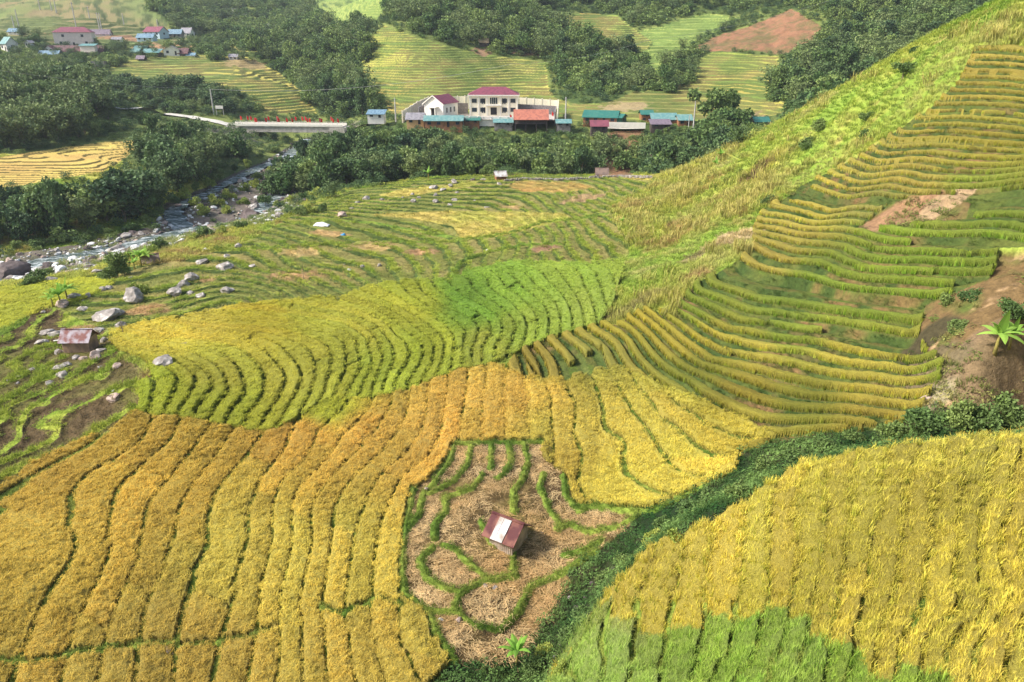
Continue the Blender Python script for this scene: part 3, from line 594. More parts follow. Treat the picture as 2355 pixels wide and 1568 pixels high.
pres &= ~inpoly([(1985,530),(2060,455),(2170,440),(2260,470),(2230,505),(2100,525)], UW, VW) & ~inpoly([(1380,800),(1395,850),(1300,870),(1290,850)], UW, VW)
def clearof(m, *spots):
    for u, v, r in spots:
        x, y, z = hit(u, v); m &= np.hypot(XX-x, YY-y) > r
    return m
gw = np.clip(.9+1.3*n1+.6*n2, .15, 1.25)
m_oc = (R == 1) & (F > .15*np.clip(gw+.2, 0, 1.05)) & (F < .99) & ((cgap > .11) | (hp < .4)) & (BD > .30)
m_li = (R == 2) & (F > .17) & (F < .99) & ((cgap > .12) | (hp < .35)) & (BD > .30)
m_hi = (R == 3) & ((F3s > .02) & (F3s < .58)) & (cgap > .22) & pres & (BD > .3)
gA = np.where((VW < 1380) & (UW < 2050), np.clip(.1+2.6*nz(2.4, 97), 0, 1), 1.0)
m_an = (R == 4) & (F > .16*gw*gA) & (F < .97) & ((cgap > .10) | (hp < .6))
gr_poly = [(1230,1700),(1260,1568),(1345,1425),(1450,1415),(1560,1440),(1690,1440),(1900,1455),(1965,1490),(2010,1530),(2150,1568),(2260,1720)]
m_ls = (R == 14) & (F > .05)
Cfull = np.zeros(UU.shape+(3,))
mm = m_oc | m_li | m_hi | m_an | m_ls
jj, ii = np.nonzero(mm)
Cfull[jj, ii] = crop(jj, ii)
M_canopy = attr_mat('rice_canopy', nscale=9, nstr=.30, bump=.9, bscale=9)
def rice(name, label, mask, h, da, y0, y1, tree, base_h, sc=1.0, lump=.0, ff=1.0, root=0.0):
    lo_, hi_, wd_ = (.02, .60, .10) if (R[mask] == 3).all() else (.14, .98, .17)
    FF = F3s if lo_ < .1 else F
    dome = np.clip(np.minimum(FF-lo_, hi_-FF)/wd_, 0, 1); dome = .52+.48*np.sqrt(dome); hvv = np.interp(VW, [250, 620], [.58, .92]) if lo_ < .1 else 1.0; hva = hvv*np.ones(UU.shape); dome = dome*hva; dome *= .8+.2*np.clip(cgap/.5, 0, 1)
    big = mask.copy(); big[1:] |= mask[:-1]; big[:-1] |= mask[1:]; big[:, 1:] |= mask[:, :-1]; big[:, :-1] |= mask[:, 1:]
    cc = Cfull.copy(); nb = big & ~mask; k = np.nonzero(nb)
    cc[k] = crop(*k)
    Zc = Z + np.where(mask, base_h*h*dome*(1+.12*n2), -.06) + np.where(mask, .05*fbm(XX/.35, YY/.35, 2, 71) + lump*fbm(XX/.75, YY/.75, 2, 72), 0)
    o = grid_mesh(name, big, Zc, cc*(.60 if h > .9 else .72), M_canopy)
    x, y, j, i = sample(mask, da, y0, y1)
    n = len(x); z = Z[j, i] + root*h*base_h*dome[j, i] + (lump*fbm(x/.75, y/.75, 2, 72) if lump else 0)
    s = (y+30)*da/.42
    s = np.clip(s, .55, 2.2)
    hh_ = h*rng.uniform(.8, 1.2, n)*sc*(.8+.2*dome[j, i])*hva[j, i]
    scl = np.stack([s*rng.uniform(.9, 1.2, n), s*rng.uniform(.9, 1.2, n), hh_], 1)
    rot = np.stack([rng.normal(0, .10, n), rng.normal(0, .10, n), rng.uniform(0, 6.28, n)], 1)
    cl = crop(j, i)*rng.uniform(.82, 1.2, n)[:, None]
    P = np.stack([x, y, z-.02], 1)
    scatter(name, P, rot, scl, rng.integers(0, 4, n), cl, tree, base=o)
    tag(o, label, 'rice', kind='stuff')
    return o, n
NB_ = 0
for args in [('rice_crop', 'ripe ochre rice in long curving terraces across the lower left and round the hut clearing', m_oc, .85, .0043, 22, 78, T_top, .66, .80, .11, 1, .85),
             ('rice_crop', 'lime yellow rice in nested arcs of terraces in the middle of the valley', m_li, .85, .0044, 55, 125, T_top, .74, .62, .07, 1, .88),
             ('rice_crop', 'narrow hedge-like rows of gold and green rice climbing the right hillside', m_hi, .95, .0036, 40, 128, T_hedge, .80, 1.0, 0, 1, 0),
             ('rice_crop', 'tall heavy-headed yellow and green rice on the near spur at lower right', m_an, 1.0, .0043, 8, 39, T_full, .46, .95, .34, 1, 0),
             ('rice_crop', 'small lime rice plot by the river boulders at the left edge', m_ls, .6, .0065, 80, 130, T_top, .6, 1.0, 0, 1, .75)]:
    o, n = rice(*args); NB_ += n; print('rice', n)
def field(name, label, cat, mask, da, y0, y1, tree, hgt, colf, nv=4, prob=None, wmin=.7, wmax=2.4, lift=0):
    x, y, j, i = sample(mask, da, y0, y1, prob); n = len(x)
    s = np.clip((y+30)*da/.42, wmin, wmax); hh_ = hgt(j, i)*rng.uniform(.7, 1.25, n)
    scl = np.stack([s, s, hh_], 1); rot = np.stack([rng.normal(0, .12, n), rng.normal(0, .12, n), rng.uniform(0, 6.28, n)], 1)
    cl = colf(j, i)*rng.uniform(.8, 1.22, n)[:, None]
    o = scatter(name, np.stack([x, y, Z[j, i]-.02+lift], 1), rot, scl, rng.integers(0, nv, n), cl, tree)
    tag(o, label, cat, kind='stuff'); print(name, n); return o
def c2(a, b, s=1.3, q=.5):
    return lambda j, i: mix(a, b, q+.6*n2[j, i]*s+.5*n1[j, i])
# grass on terrace edges and bunds
m = (((R == 1) & (F < .13*gw)) | ((R == 2) & (F < .15)) | ((R == 4) & (F < .13)) | (BD < .22)) & (YY < 120)
field('grass', 'bright grass growing on the terrace edges and low banks', 'grass', m, .0042, 14, 120, T_grass, lambda j, i: np.where(BD[j, i] < .3, .62, .55), c2(lin(96,122,42), lin(150,156,74), 2.0))
m = ((R == 3) & (F3s > .50)) & (YY < 130)
field('grass', 'short green grass on the steps between the hillside rice rows', 'grass', m, .0056, 40, 130, T_grass, lambda j, i: .38+0*j, c2(lin(62,88,30), lin(100,104,48)), prob=np.clip(.75+1.2*n1, 0, 1))
m = (((R == 6) & (F < .21)) | ((R == 7) & (F < .36)) | ((BD < .42) & (YY > 100) & (YY < 214)))
field('grass', 'light green grass strips edging the cut terraces in the middle distance and at left', 'grass', m, .0046, 50, 214, T_grass, lambda j, i: 1.0+.3*(R[j, i] == 7), c2(lin(122,146,46), lin(166,172,68)), prob=np.clip(.8+1.6*n1+n2, 0, 1))
m = np.isin(R, (6, 7, 19, 15)) & (BD > .4)
field('stubble', 'short olive stubble left on the cut terraces', 'stubble', m, .0075, 50, 214, T_grass, lambda j, i: np.where(R[j, i] == 15, .7, .34), lambda j, i: G[j, i]*1.15)
m = (R == 8)
field('grass', 'tall wild yellow green grass covering the long ridge at right', 'grass', m, .0050, 60, 192, T_grass, lambda j, i: 1.9+1.5*np.clip(n2[j, i]+n1[j, i], -.6, 1), lambda j, i: mix(G[j, i]*1.15, lin(196,186,120), (nz(6, 95)[j, i]*1.5+.1))*(1+.25*n2[j, i])[:, None], wmax=2.2)
m = (R == 8)
field('grass', 'large tussocks of wild grass scattered over the ridge at right', 'grass', m, .0105, 60, 192, T_grass, lambda j, i: 3.6+1.5*n2[j, i], lambda j, i: mix(lin(150,170,66), lin(176,164,96), .5+n2[j, i]*1.6+n1[j, i]), wmin=1.6, wmax=4, prob=np.clip(.25+1.5*n1+1.2*n2, 0, .9))
m = (R == 9) | (R == 16)
pr = np.where(R == 9, .95, np.clip(.42+1.5*n1+.9*n2, 0.05, .95))
def gcol(j, i):
    a = mix(lin(46,80,34), lin(110,136,70), .36+n2[j, i]*1.5+n1[j, i]*.8); b = mix(lin(96,122,46), lin(150,138,84), .5+n2[j, i]*1.4)
    return np.where((R[j, i] == 9)[:, None], a, b)
field('weeds', 'dark green weeds and ferns filling the narrow gully and scattered on the bare bank', 'weeds', m, .0062, 18, 75, T_mix, lambda j, i: np.clip(.9+1.3*n2[j, i]+.8*n1[j, i], .3, 1.7), gcol, nv=8, prob=pr)
m = (R == 5) & (BD > .30)
strawm = np.clip(.8+1.6*nz(3.2, 81)+.7*n2, .12, 1)
field('straw', 'pale cut straw strewn over the plots round the hut', 'straw', m, .0052, 30, 62, T_straw, lambda j, i: 1.2+0*j, c2(lin(232,204,150), lin(206,168,112)), prob=strawm, wmin=1.0)
field('stubble', 'brown rice stubble tufts in the cut plots round the hut', 'stubble', m, .0062, 30, 62, T_grass, lambda j, i: .30+0*j, c2(lin(122,92,66), lin(120,108,60)), prob=np.full(UU.shape, .8))
m = (R == 0) & (YY < 215)
field('grass', 'rough green grass on the banks above the river', 'grass', m, .0062, 60, 214, T_grass, lambda j, i: 1.5+.6*n1[j, i], lambda j, i: G[j, i]*1.1, wmax=2.4)
m = (R == 10) & (F < .5) | (R == 11)
# ------------------------------------------------------------ trees, shrubs, bamboo, banana plants
def foliage_mat(name, base, alt, trans=.2):
    m, t, b = bsdf(name, rough=.7, spec=.3)
    oi = t.nodes.new('ShaderNodeObjectInfo'); geo = t.nodes.new('ShaderNodeNewGeometry')
    a2 = t.nodes.new('ShaderNodeAttribute'); a2.attribute_name = 'tint'
    no = t.nodes.new('ShaderNodeTexNoise'); no.inputs['Scale'].default_value = .16; no.inputs['Detail'].default_value = 2; t.links.new(geo.outputs['Position'], no.inputs['Vector'])
    ad = t.nodes.new('ShaderNodeMath'); ad.operation = 'ADD'; t.links.new(oi.outputs['Random'], ad.inputs[0]); t.links.new(no.outputs[0], ad.inputs[1])
    mr = t.nodes.new('ShaderNodeMapRange'); mr.inputs[1].default_value = .35; mr.inputs[2].default_value = 1.45; t.links.new(ad.outputs[0], mr.inputs[0])
    mx = t.nodes.new('ShaderNodeMix'); mx.data_type = 'RGBA'; mx.inputs['A'].default_value = (*base, 1); mx.inputs['B'].default_value = (*alt, 1); t.links.new(mr.outputs[0], mx.inputs['Factor'])
    vm = t.nodes.new('ShaderNodeVectorMath'); vm.operation = 'MULTIPLY'; t.links.new(mx.outputs['Result'], vm.inputs[0]); t.links.new(a2.outputs['Color'], vm.inputs[1])
    t.links.new(vm.outputs[0], b.inputs['Base Color'])
    tr = t.nodes.new('ShaderNodeBsdfTranslucent'); t.links.new(vm.outputs[0], tr.inputs[0]); ms = t.nodes.new('ShaderNodeMixShader'); ms.inputs[0].default_value = trans
    t.links.new(b.outputs[0], ms.inputs[1]); t.links.new(tr.outputs[0], ms.inputs[2]); t.links.new(ms.outputs[0], t.nodes['Material Output'].inputs[0])
    return m
MF_dark = foliage_mat('dark_leaves', lin(56,82,52), lin(98,122,70))
MF_mid = foliage_mat('mid_green_leaves', lin(74,104,54), lin(126,144,76))
MF_bam = foliage_mat('bamboo_leaves', lin(84,108,64), lin(126,140,84))
MF_lite = foliage_mat('light_green_leaves', lin(128,150,66), lin(170,178,84))
def noise_mat(name, c1, c2_, scale=2.0, rough=.9, bump=.5, vec='Object', detail=6, c3=None):
    m, t, b = bsdf(name, rough=rough)
    tc = t.nodes.new('ShaderNodeTexCoord'); no = t.nodes.new('ShaderNodeTexNoise'); no.inputs['Scale'].default_value = scale; no.inputs['Detail'].default_value = detail; no.inputs['Roughness'].default_value = .7
    t.links.new(tc.outputs[vec], no.inputs['Vector'])
    r = t.nodes.new('ShaderNodeValToRGB'); r.color_ramp.elements[0].position = .35; r.color_ramp.elements[1].position = .65
    r.color_ramp.elements[0].color = (*c1, 1); r.color_ramp.elements[1].color = (*c2_, 1)
    if c3 is not None: e = r.color_ramp.elements.new(.56); e.color = (*c3, 1)
    t.links.new(no.outputs[0], r.inputs[0]); t.links.new(r.outputs[0], b.inputs['Base Color'])
    if bump:
        bp = t.nodes.new('ShaderNodeBump'); bp.inputs['Strength'].default_value = bump; bp.inputs['Distance'].default_value = .1
        t.links.new(no.outputs[0], bp.inputs['Height']); t.links.new(bp.outputs[0], b.inputs['Normal'])
    return m
M_bark = noise_mat('bark', lin(92,82,66), lin(138,128,108), 3)
def from_quads(name, Q, tint, mat):
    "Q: n x 4 x 3 corners"
    Q = np.asarray(Q, np.float32); n = len(Q); me = bpy.data.meshes.new(name)
    me.vertices.add(n*4); me.vertices.foreach_set('co', Q.reshape(-1)); me.loops.add(n*4); me.loops.foreach_set('vertex_index', np.arange(n*4, dtype=np.int32))
    me.polygons.add(n); me.polygons.foreach_set('loop_start', np.arange(0, n*4, 4, dtype=np.int32)); me.polygons.foreach_set('loop_total', np.full(n, 4, np.int32)); me.update(calc_edges=True)
    ca = me.color_attributes.new('tint', 'FLOAT_COLOR', 'POINT'); c = np.ones((n*4, 4), np.float32); c[:, :3] = np.repeat(tint, 4)[:, None]; ca.data.foreach_set('color', c.ravel())
    me.materials.append(mat); return me
def leaf_quads(C, r, size, droop=0.0, elong=1.0):
    n = len(C); d = r.normal(0, 1, (n, 3)); d[:, 2] = d[:, 2]*.55 - droop; d /= np.linalg.norm(d, axis=1)[:, None]
    e = r.normal(0, 1, (n, 3)); e -= (e*d).sum(1)[:, None]*d; e /= np.linalg.norm(e, axis=1)[:, None]
    s = size*r.uniform(.55, 1.35, n)[:, None]; L = d*s*elong; W = e*s*.5
    return np.stack([C, C+L*.5+W, C+L, C+L*.5-W], 1)
def crown_mesh(name, kind, n, seed, mat):
    "leaf clumps in a crown about 2 units wide (radius 1) and 2 units high, base at z=0"
    r = np.random.default_rng(seed)
    if kind == 'bamboo':
        C = []; k = 26
        for q in range(k):
            an = r.uniform(0, 6.28); out = r.uniform(.35, 1.05); hgt = r.uniform(1.2, 2.1)*(1.1-.3*out); m_ = n//k
            t = r.uniform(.12, 1, m_)**.7; x = np.cos(an)*out*t**1.9; y = np.sin(an)*out*t**1.9; z = hgt*(1.25*t-.32*t**3.2)
            w = .16*(1-.4*t); C.append(np.stack([x+r.normal(0, 1, m_)*w, y+r.normal(0, 1, m_)*w, z+r.normal(0, 1, m_)*w*.7], 1))
        C = np.concatenate(C); Q = leaf_quads(C, r, .085, .45, 1.7)
    else:
        nb = {'round': 11, 'tall': 13, 'flat': 12, 'shrub': 7}[kind]; C = []
        for q in range(nb):
            if kind == 'tall': c = np.array([r.normal(0, .30), r.normal(0, .30), r.uniform(.25, 1.75)]); rad = r.uniform(.30, .5)*(1.15-.25*c[2])
            elif kind == 'flat': c = np.array([r.uniform(-.8, .8), r.uniform(-.8, .8), r.uniform(.9, 1.5)]); rad = r.uniform(.26, .42)
            elif kind == 'shrub': c = np.array([r.uniform(-.6, .6), r.uniform(-.6, .6), r.uniform(.2, .9)]); rad = r.uniform(.35, .55)
            else:
                an = r.uniform(0, 6.28); rr = r.uniform(.1, .62); c = np.array([math.cos(an)*rr, math.sin(an)*rr, r.uniform(.45, 1.5)]); rad = r.uniform(.32, .52)
            m_ = n//nb; d = r.normal(0, 1, (m_, 3)); d /= np.linalg.norm(d, axis=1)[:, None]
            rr = rad*r.uniform(.45, 1.0, m_)**.45*(1+.25*np.sin(d[:, 0]*5+q)*np.cos(d[:, 1]*4))
            p = c + d*rr[:, None]*np.array([1, 1, .78]); C.append(p)
        C = np.concatenate(C); Q = leaf_quads(C, r, .125 if kind != 'shrub' else .13, .15, 1.2)
    clump = .72+.5*np.array([math.sin(p[0]*5.1+seed)*math.cos(p[1]*4.7)*math.sin(p[2]*4.3+1)*.5+.5 for p in C])
    return from_quads(name, Q, clump*r.uniform(.68, 1.3, len(C)), mat)
def tube_bm(bm, pts, rads, ns=6):
    rings = []
    for k, (p, r) in enumerate(zip(pts, rads)):
        p = Vector(p); d = (Vector(pts[min(k+1, len(pts)-1)])-Vector(pts[max(k-1, 0)])).normalized(); a = d.orthogonal().normalized(); b = d.cross(a)
        rings.append([bm.verts.new(p+(a*math.cos(6.2832*q/ns)+b*math.sin(6.2832*q/ns))*r) for q in range(ns)])
    for u, v in zip(rings[:-1], rings[1:]):
        for q in range(ns): bm.faces.new((u[q], u[(q+1) % ns], v[(q+1) % ns], v[q]))
    bm.faces.new(rings[-1]); bm.faces.new(rings[0][::-1])
def bm_mesh(name, bm, mat, smooth=False):
    bmesh.ops.recalc_face_normals(bm, faces=bm.faces); me = bpy.data.meshes.new(name); bm.to_mesh(me); bm.free()
    if mat: me.materials.append(mat)
    if smooth: me.polygons.foreach_set('use_smooth', [True]*len(me.polygons))
    return me
def trunk_mesh(kind, seed):
    r = random.Random(seed); bm = bmesh.new()
    if kind == 'bamboo':
        for q in range(12):
            an = r.uniform(0, 6.28); o = r.uniform(.3, .8); h = r.uniform(1.2, 1.7); tube_bm(bm, [(math.cos(an)*o*t**1.9+.05*math.cos(an), math.sin(an)*o*t**1.9, h*t) for t in (0, .4, .7, 1)], [.015, .014, .011, .004], 4)
    else:
        h = {'round': 1.1, 'tall': 1.5, 'flat': 1.2, 'shrub': .5}[kind]; w = .07 if kind != 'shrub' else .04
        tube_bm(bm, [(0, 0, -.15), (.02, .01, h*.4), (.0, .03, h)], [w, w*.7, w*.35])
        for q in range(5):
            an = q*1.3+r.uniform(0, .5); z = h*r.uniform(.3, .8); L = r.uniform(.35, .6); tube_bm(bm, [(0, 0, z), (math.cos(an)*L*.5, math.sin(an)*L*.5, z+L*.4), (math.cos(an)*L, math.sin(an)*L, z+L*.6)], [w*.5, w*.35, w*.12], 5)
    return bm_mesh('trunk', bm, M_bark)
KINDS_ = {}
for nm, kind, n, mat, var in [('dark', 'round', 2300, MF_dark, 3), ('tall', 'tall', 2300, MF_dark, 2), ('mid', 'round', 2200, MF_mid, 3), ('bamboo', 'bamboo', 3200, MF_bam, 3), ('flat', 'flat', 2000, MF_mid, 2), ('shrub', 'shrub', 1500, MF_mid, 3), ('pale', 'shrub', 1500, MF_lite, 2)]:
    KINDS_[nm] = [(crown_mesh('crown', kind, n, hash(nm) % 97+0 if False else 31*len(nm)+q*7+n//100, mat), trunk_mesh(kind, q)) for q in range(var)]
def world_poly_mask(poly, ymin=0, ymax=9999): return inpoly(poly, UU, VV, ymin, ymax)
def plant(mask, spacing, seed, lim=None):
    "spaced random points of the mask in the world"
    r = np.random.default_rng(seed); jj, ii = np.nonzero(mask)
    if len(jj) == 0: return []
    w = ((YY[jj, ii]+30)**2*np.gradient(GB)[jj]); w = w/w.sum(); area = ((YY[jj, ii]+30)**2*np.gradient(GB)[jj]*(GA[1]-GA[0])).sum()
    n = int(area/spacing**2*2.2)+4; k = r.choice(len(jj), min(n, len(jj)), p=w, replace=False)
    got = []; cells = {}
    for q in k:
        x, y = XX[jj[q], ii[q]]+r.normal(0, .2), YY[jj[q], ii[q]]; c = (int(x//spacing), int(y//spacing)); ok = True
        for a in (-1, 0, 1):
            for b in (-1, 0, 1):
                for (px, py) in cells.get((c[0]+a, c[1]+b), ()):
                    if (px-x)**2+(py-y)**2 < (spacing*.8)**2: ok = False
        if ok: cells.setdefault(c, []).append((x, y)); got.append((x, y, Z[jj[q], ii[q]], UU[jj[q], ii[q]], VV[jj[q], ii[q]]))
    return got
PZ = lambda *p: list(p)
ZN = {}
# name: (polygon of the ground they stand on, ymin, ymax, spacing, [(kind, weight)], height range, width/height, words)
HS = [
 (131,203,71,107,'hip','maroon','pink','tall two storey cream farmhouse with a red hipped roof at upper left',dict(rf=.30,D=8,rz=.25,storeys=2,wins=2)),
 (123,226,107,122,'gable','darkred','grey','long low farmhouse with a dark tiled roof in front of the cream one',dict(rf=.68,D=6,rz=.03,wins=3)),
 (185,216,102,110,'shed','teal','pink','small teal roofed annexe beside the cream farmhouse',dict(rf=.5,D=3,wins=0,door=False,Yd=418)),
 (104,122,107,119,'gable_y','darkred','white','tiny white gabled outhouse left of the long dark roof',dict(rf=.5,D=4,wins=1)),
 (92,131,118,128,'gable','blue','grey','low shed with a blue grey roof below the long farmhouse',dict(rf=.6,D=4,wins=2)),
 (2,30,92,117,'gable','teal','white','white house with a teal roof near the left edge',dict(rf=.45,D=6,rz=-.5,wins=1)),
 (19,40,67,77,'gable','blue','white','small blue roofed house highest at the left edge',dict(rf=.6,D=5,wins=1)),
 (59,72,96,109,'gable_y','grey','white','narrow white house half hidden between trees at left',dict(rf=.3,D=4,wins=1)),
 (182,242,69,82,'gable','purple','white','house with a weathered purple roof behind the cream farmhouse',dict(rf=.7,D=7,rz=.2,wins=2)),
 (257,277,86,95,'gable','grey','white','small white house with grey roof above the orange cutting',dict(rf=.5,D=4,wins=1)),
 (331,376,64,84,'gable','maroon','blue','farmhouse with a bright red gabled roof on the upper village row',dict(rf=.5,D=8,rz=-.3,wins=2)),
 (316,350,79,93,'gable','blue','blue','house with a light blue roof below the red gabled one',dict(rf=.55,D=6,wins=2)),
 (388,416,70,86,'gable','blue','grey','dark blue roofed house right of the red gabled one',dict(rf=.5,D=5,wins=2)),
 (416,442,67,86,'gable','grey','white','grey roofed house at the right end of the upper row',dict(rf=.5,D=5,rz=-.2,wins=1)),
 (309,336,106,116,'gable','teal','dark','upper teal roofed barn of the lower village row',dict(rf=.6,D=5,wins=1)),
 (302,320,113,123,'gable','teal','grey','leftmost little teal roofed shed of the lower village row',dict(rf=.6,D=4,wins=1)),
 (327,364,114,127,'shed','teal','dark','long low teal roofed barn of the lower village row',dict(rf=.6,D=5,wins=2)),
 (373,410,108,127,'gable_y','grey','white','white gabled house of the lower village row',dict(rf=.4,D=6,rz=.3,wins=1)),
 (406,431,113,128,'gable','darkred','dark','dark brown roofed barn of the lower village row',dict(rf=.6,D=5,wins=1)),
 (429,448,122,129,'gable','blue','white','smallest blue roofed shed at the right of the lower village row',dict(rf=.6,D=3,wins=0,door=False)),
 (314,331,129,139,'gable','purple','dark','small dark field hut below the lower village row',dict(rf=.55,D=3,wins=0,stilts=1)),
 (526,546,125,136,'gable','grey','white','lone pale hut beside the yellow terraces behind the gorge',dict(rf=.5,D=4,wins=1)),
 (843,884,254,271,'shed','blue','white','light blue roofed shed at the left end of the roadside buildings',dict(rf=.5,D=5,wins=1,Yd=283)),
 (933,976,260,286,'gable','grey','brown','tan walled shed with a grey skylit roof by the roadside',dict(rf=.5,D=6,wins=1,Yd=277)),
 (975,1064,266,292,'gable','teal','wood','long brown board shed with a green blue roof',dict(rf=.4,D=6,wins=3,Yd=273)),
 (1064,1104,268,282,'gable','green','wood','shorter green roofed shed right of the long one',dict(rf=.5,D=5,wins=1,Yd=277)),
 (1134,1180,273,287,'gable','teal','grey','low grey shed with a pale green roof below the school gate',dict(rf=.5,D=5,wins=1,Yd=275)),
 (1182,1260,253,293,'gable','orange','dark','open stilt house with a bright orange tiled roof',dict(rf=.50,D=8,stilts=1,Yd=272)),
 (1278,1314,274,289,'gable','teal','grey','small teal roofed shed right of the school wall',dict(rf=.5,D=5,wins=1,Yd=272)),
 (1341,1430,254,283,'gable','green','wood','broad farmhouse with a green metal roof and verandah',dict(rf=.50,D=9,rz=-.25,wins=3,Yd=278)),
 (1402,1445,262,284,'gable','green','green','dark green metal shed joined right of the broad farmhouse',dict(rf=.35,D=6,rz=-.45,wins=0,door=False,Yd=277)),
 (1357,1399,277,299,'gable','maroon','dark','small maroon roofed shed in front of the broad farmhouse',dict(rf=.5,D=4,wins=1,Yd=266)),
 (1472,1502,254,278,'gable','green','wood','tall narrow wooden house with a small green roof',dict(rf=.35,D=5,wins=1,storeys=2,Yd=282)),
 (1498,1557,260,282,'gable','teal','wood','wide house with a pale blue green roof among the right sheds',dict(rf=.6,D=8,wins=2,Yd=278)),
 (1496,1543,276,292,'shed','purple','dark','low purple roofed lean-to in front of the pale roof',dict(rf=.6,D=4,wins=1,Yd=270)),
 (1558,1592,264,289,'gable','teal','wood','teal roofed wooden house beside the tall right pole',dict(rf=.45,D=7,wins=1,Yd=274)),
 (1735,1770,269,285,'gable','green','grey','green roofed house half hidden behind the grassy ridge',dict(rf=.6,D=6,wins=1,Yd=262)),
]
WOODS = [
 ('on the far river bank', [(-200,505),(-200,575),(0,572),(150,556),(330,512),(385,478),(440,430),(520,385),(590,350),(540,345),(430,335),(345,350),(335,400),(300,445),(180,468),(60,470)], 150, 300, 4.4, [('dark',3),('mid',2),('tall',1.5),('bamboo',2.5)], (6,12.5)),
 ('in the left bamboo grove', [(-200,215),(0,215),(130,205),(215,232),(262,270),(270,312),(150,330),(0,352),(-200,356)], 215, 330, 6.0, [('bamboo',5),('dark',1)], (10,15)),
 ('on the slope above the road', [(170,185),(300,190),(420,196),(560,225),(610,262),(510,268),(400,258),(262,244),(220,215)], 300, 420, 5.5, [('shrub',3),('dark',1.5),('mid',1)], (4,8)),
 ('on the bank below the school', None, 200, 290, 4.6, [('dark',3),('mid',2),('tall',1.5),('bamboo',2.2)], (7,12.5)),
 ('in the gorge behind the bridge', [(560,98),(640,92),(740,82),(842,72),(846,130),(830,180),(848,225),(880,262),(800,276),(722,262),(700,212),(640,160),(565,125)], 300, 620, 6.0, [('dark',3),('tall',1.5),('mid',2),('bamboo',1.6)], (8,14)),
 ('on the central hilltop', [(893,40),(900,-20),(900,-100),(1240,-100),(1240,25),(1330,85),(1398,112),(1400,150),(1262,142),(1180,128),(1050,100),(965,78)], 300, 700, 6.2, [('dark',3),('mid',2),('tall',1.5),('bamboo',1)], (7,13)),
 ('in the ravine right of centre', [(1262,142),(1400,112),(1488,128),(1478,158),(1400,170),(1380,182),(1425,212),(1400,222),(1310,205),(1265,190)], 290, 520, 5.6, [('dark',4),('mid',1),('flat',1)], (7,11)),
 ('in the wood above the sheds', [(1420,200),(1470,172),(1540,150),(1590,122),(1592,192),(1545,207),(1470,212)], 280, 450, 5.4, [('dark',3),('mid',2)], (6,10)),
 ('on the hillside beyond the ridge', [(1895,40),(2050,-40),(2500,-100),(2500,60),(2354,110),(2050,200),(1850,262),(1765,222),(1800,150),(1880,105)], 225, 520, 6.0, [('dark',3),('mid',2.5),('flat',1.5),('bamboo',1),('tall',1)], (6,12)),
 ('on the upper slopes', [(1240,-120),(1900,-120),(2000,-40),(1890,20),(1800,15),(1700,30),(1620,20),(1462,66),(1420,30),(1240,18)], 380, 800, 7.0, [('dark',3),('mid',2)], (8,11)),
 ('in the upper left forest', [(345,5),(330,-120),(980,-120),(900,-20),(690,-10),(745,50),(860,66),(800,75),(640,86),(500,92),(440,88),(400,66)], 400, 1250, 8.0, [('dark',4),('mid',1)], (8,12)),
 ('among the left village houses', [(-100,100),(40,85),(250,92),(300,112),(250,175),(120,190),(-100,185)], 330, 520, 8.5, [('dark',2),('mid',3),('bamboo',1)], (6,10)),
 ('below the red farmhouse', [(250,110),(400,96),(470,92),(540,105),(545,132),(440,138),(300,136)], 330, 600, 8.5, [('dark',3),('mid',2)], (5,9)),
 ('beside the red clearing', [(1590,100),(1700,60),(1640,78),(1560,112)], 330, 560, 5.0, [('mid',2),('dark',1)], (4,7)),
 ('at the foot of the ridge', None, 185, 262, 4.8, [('dark',2),('mid',3),('flat',1)], (9,15)),
]
rt = random.Random(5)
PROT_ = [(q[0]-1, q[1]+1, q[3]-(1 if q[3] > 200 else 2), (q[8].get('Yd') or hit((q[0]+q[1])/2, q[3], 100)[1])) for q in HS] + [(1070,1200,284,285),(978,1056,272,278),(1200,1290,284,275),(525,800,302,296),(600,700,322,296),(-50,205,424,185),(205,240,400,185),(240,300,372,190),
  (1366,1402,404,190),(240,480,276,300),(840,930,292,285),(585,602,312,297),(930,1340,291,270),(1385,1460,330,235),(1380,1440,352,215),(1010,1200,272,290)]
trees = []
sky_mask = (UU > -250) & (UU < 2600)
avoid = np.zeros(UU.shape, bool)
for wi, (words, poly, y0, y1, sp, kinds, hr) in enumerate(WOODS):
    if words.startswith('on the bank below'): m = (YY > 210) & (YY < 268) & (XX > -72) & (XX < 62) & ~((XX > 26) & (XX < 42) & (YY < 250)) | inpoly([(690,345),(830,310),(900,330),(900,400),(800,432),(745,446),(690,420)], UU, VV, 195, 290)
    elif words.startswith('at the foot'): m = (YY > 205) & (YY < 258) & (XX > 62) & (XX < 112)
    else: m = world_poly_mask(poly, y0, y1)
    m &= sky_mask
    for (x, y, z, u, v) in plant(m, sp, 40+wi):
        kd = rt.choices([k for k, w in kinds], [w for k, w in kinds])[0]; h = rt.uniform(*hr)*(1.0 if kd != 'tall' else 1.15)
        if wi == 3: h = min(h, CAMZ-29.5+rt.uniform(-1.5, .8)-z+ (3 if y < 215 else 0)) if x > -25 else h; h = max(h, 4)
        trees.append([x, y, z, kd, h, wi])
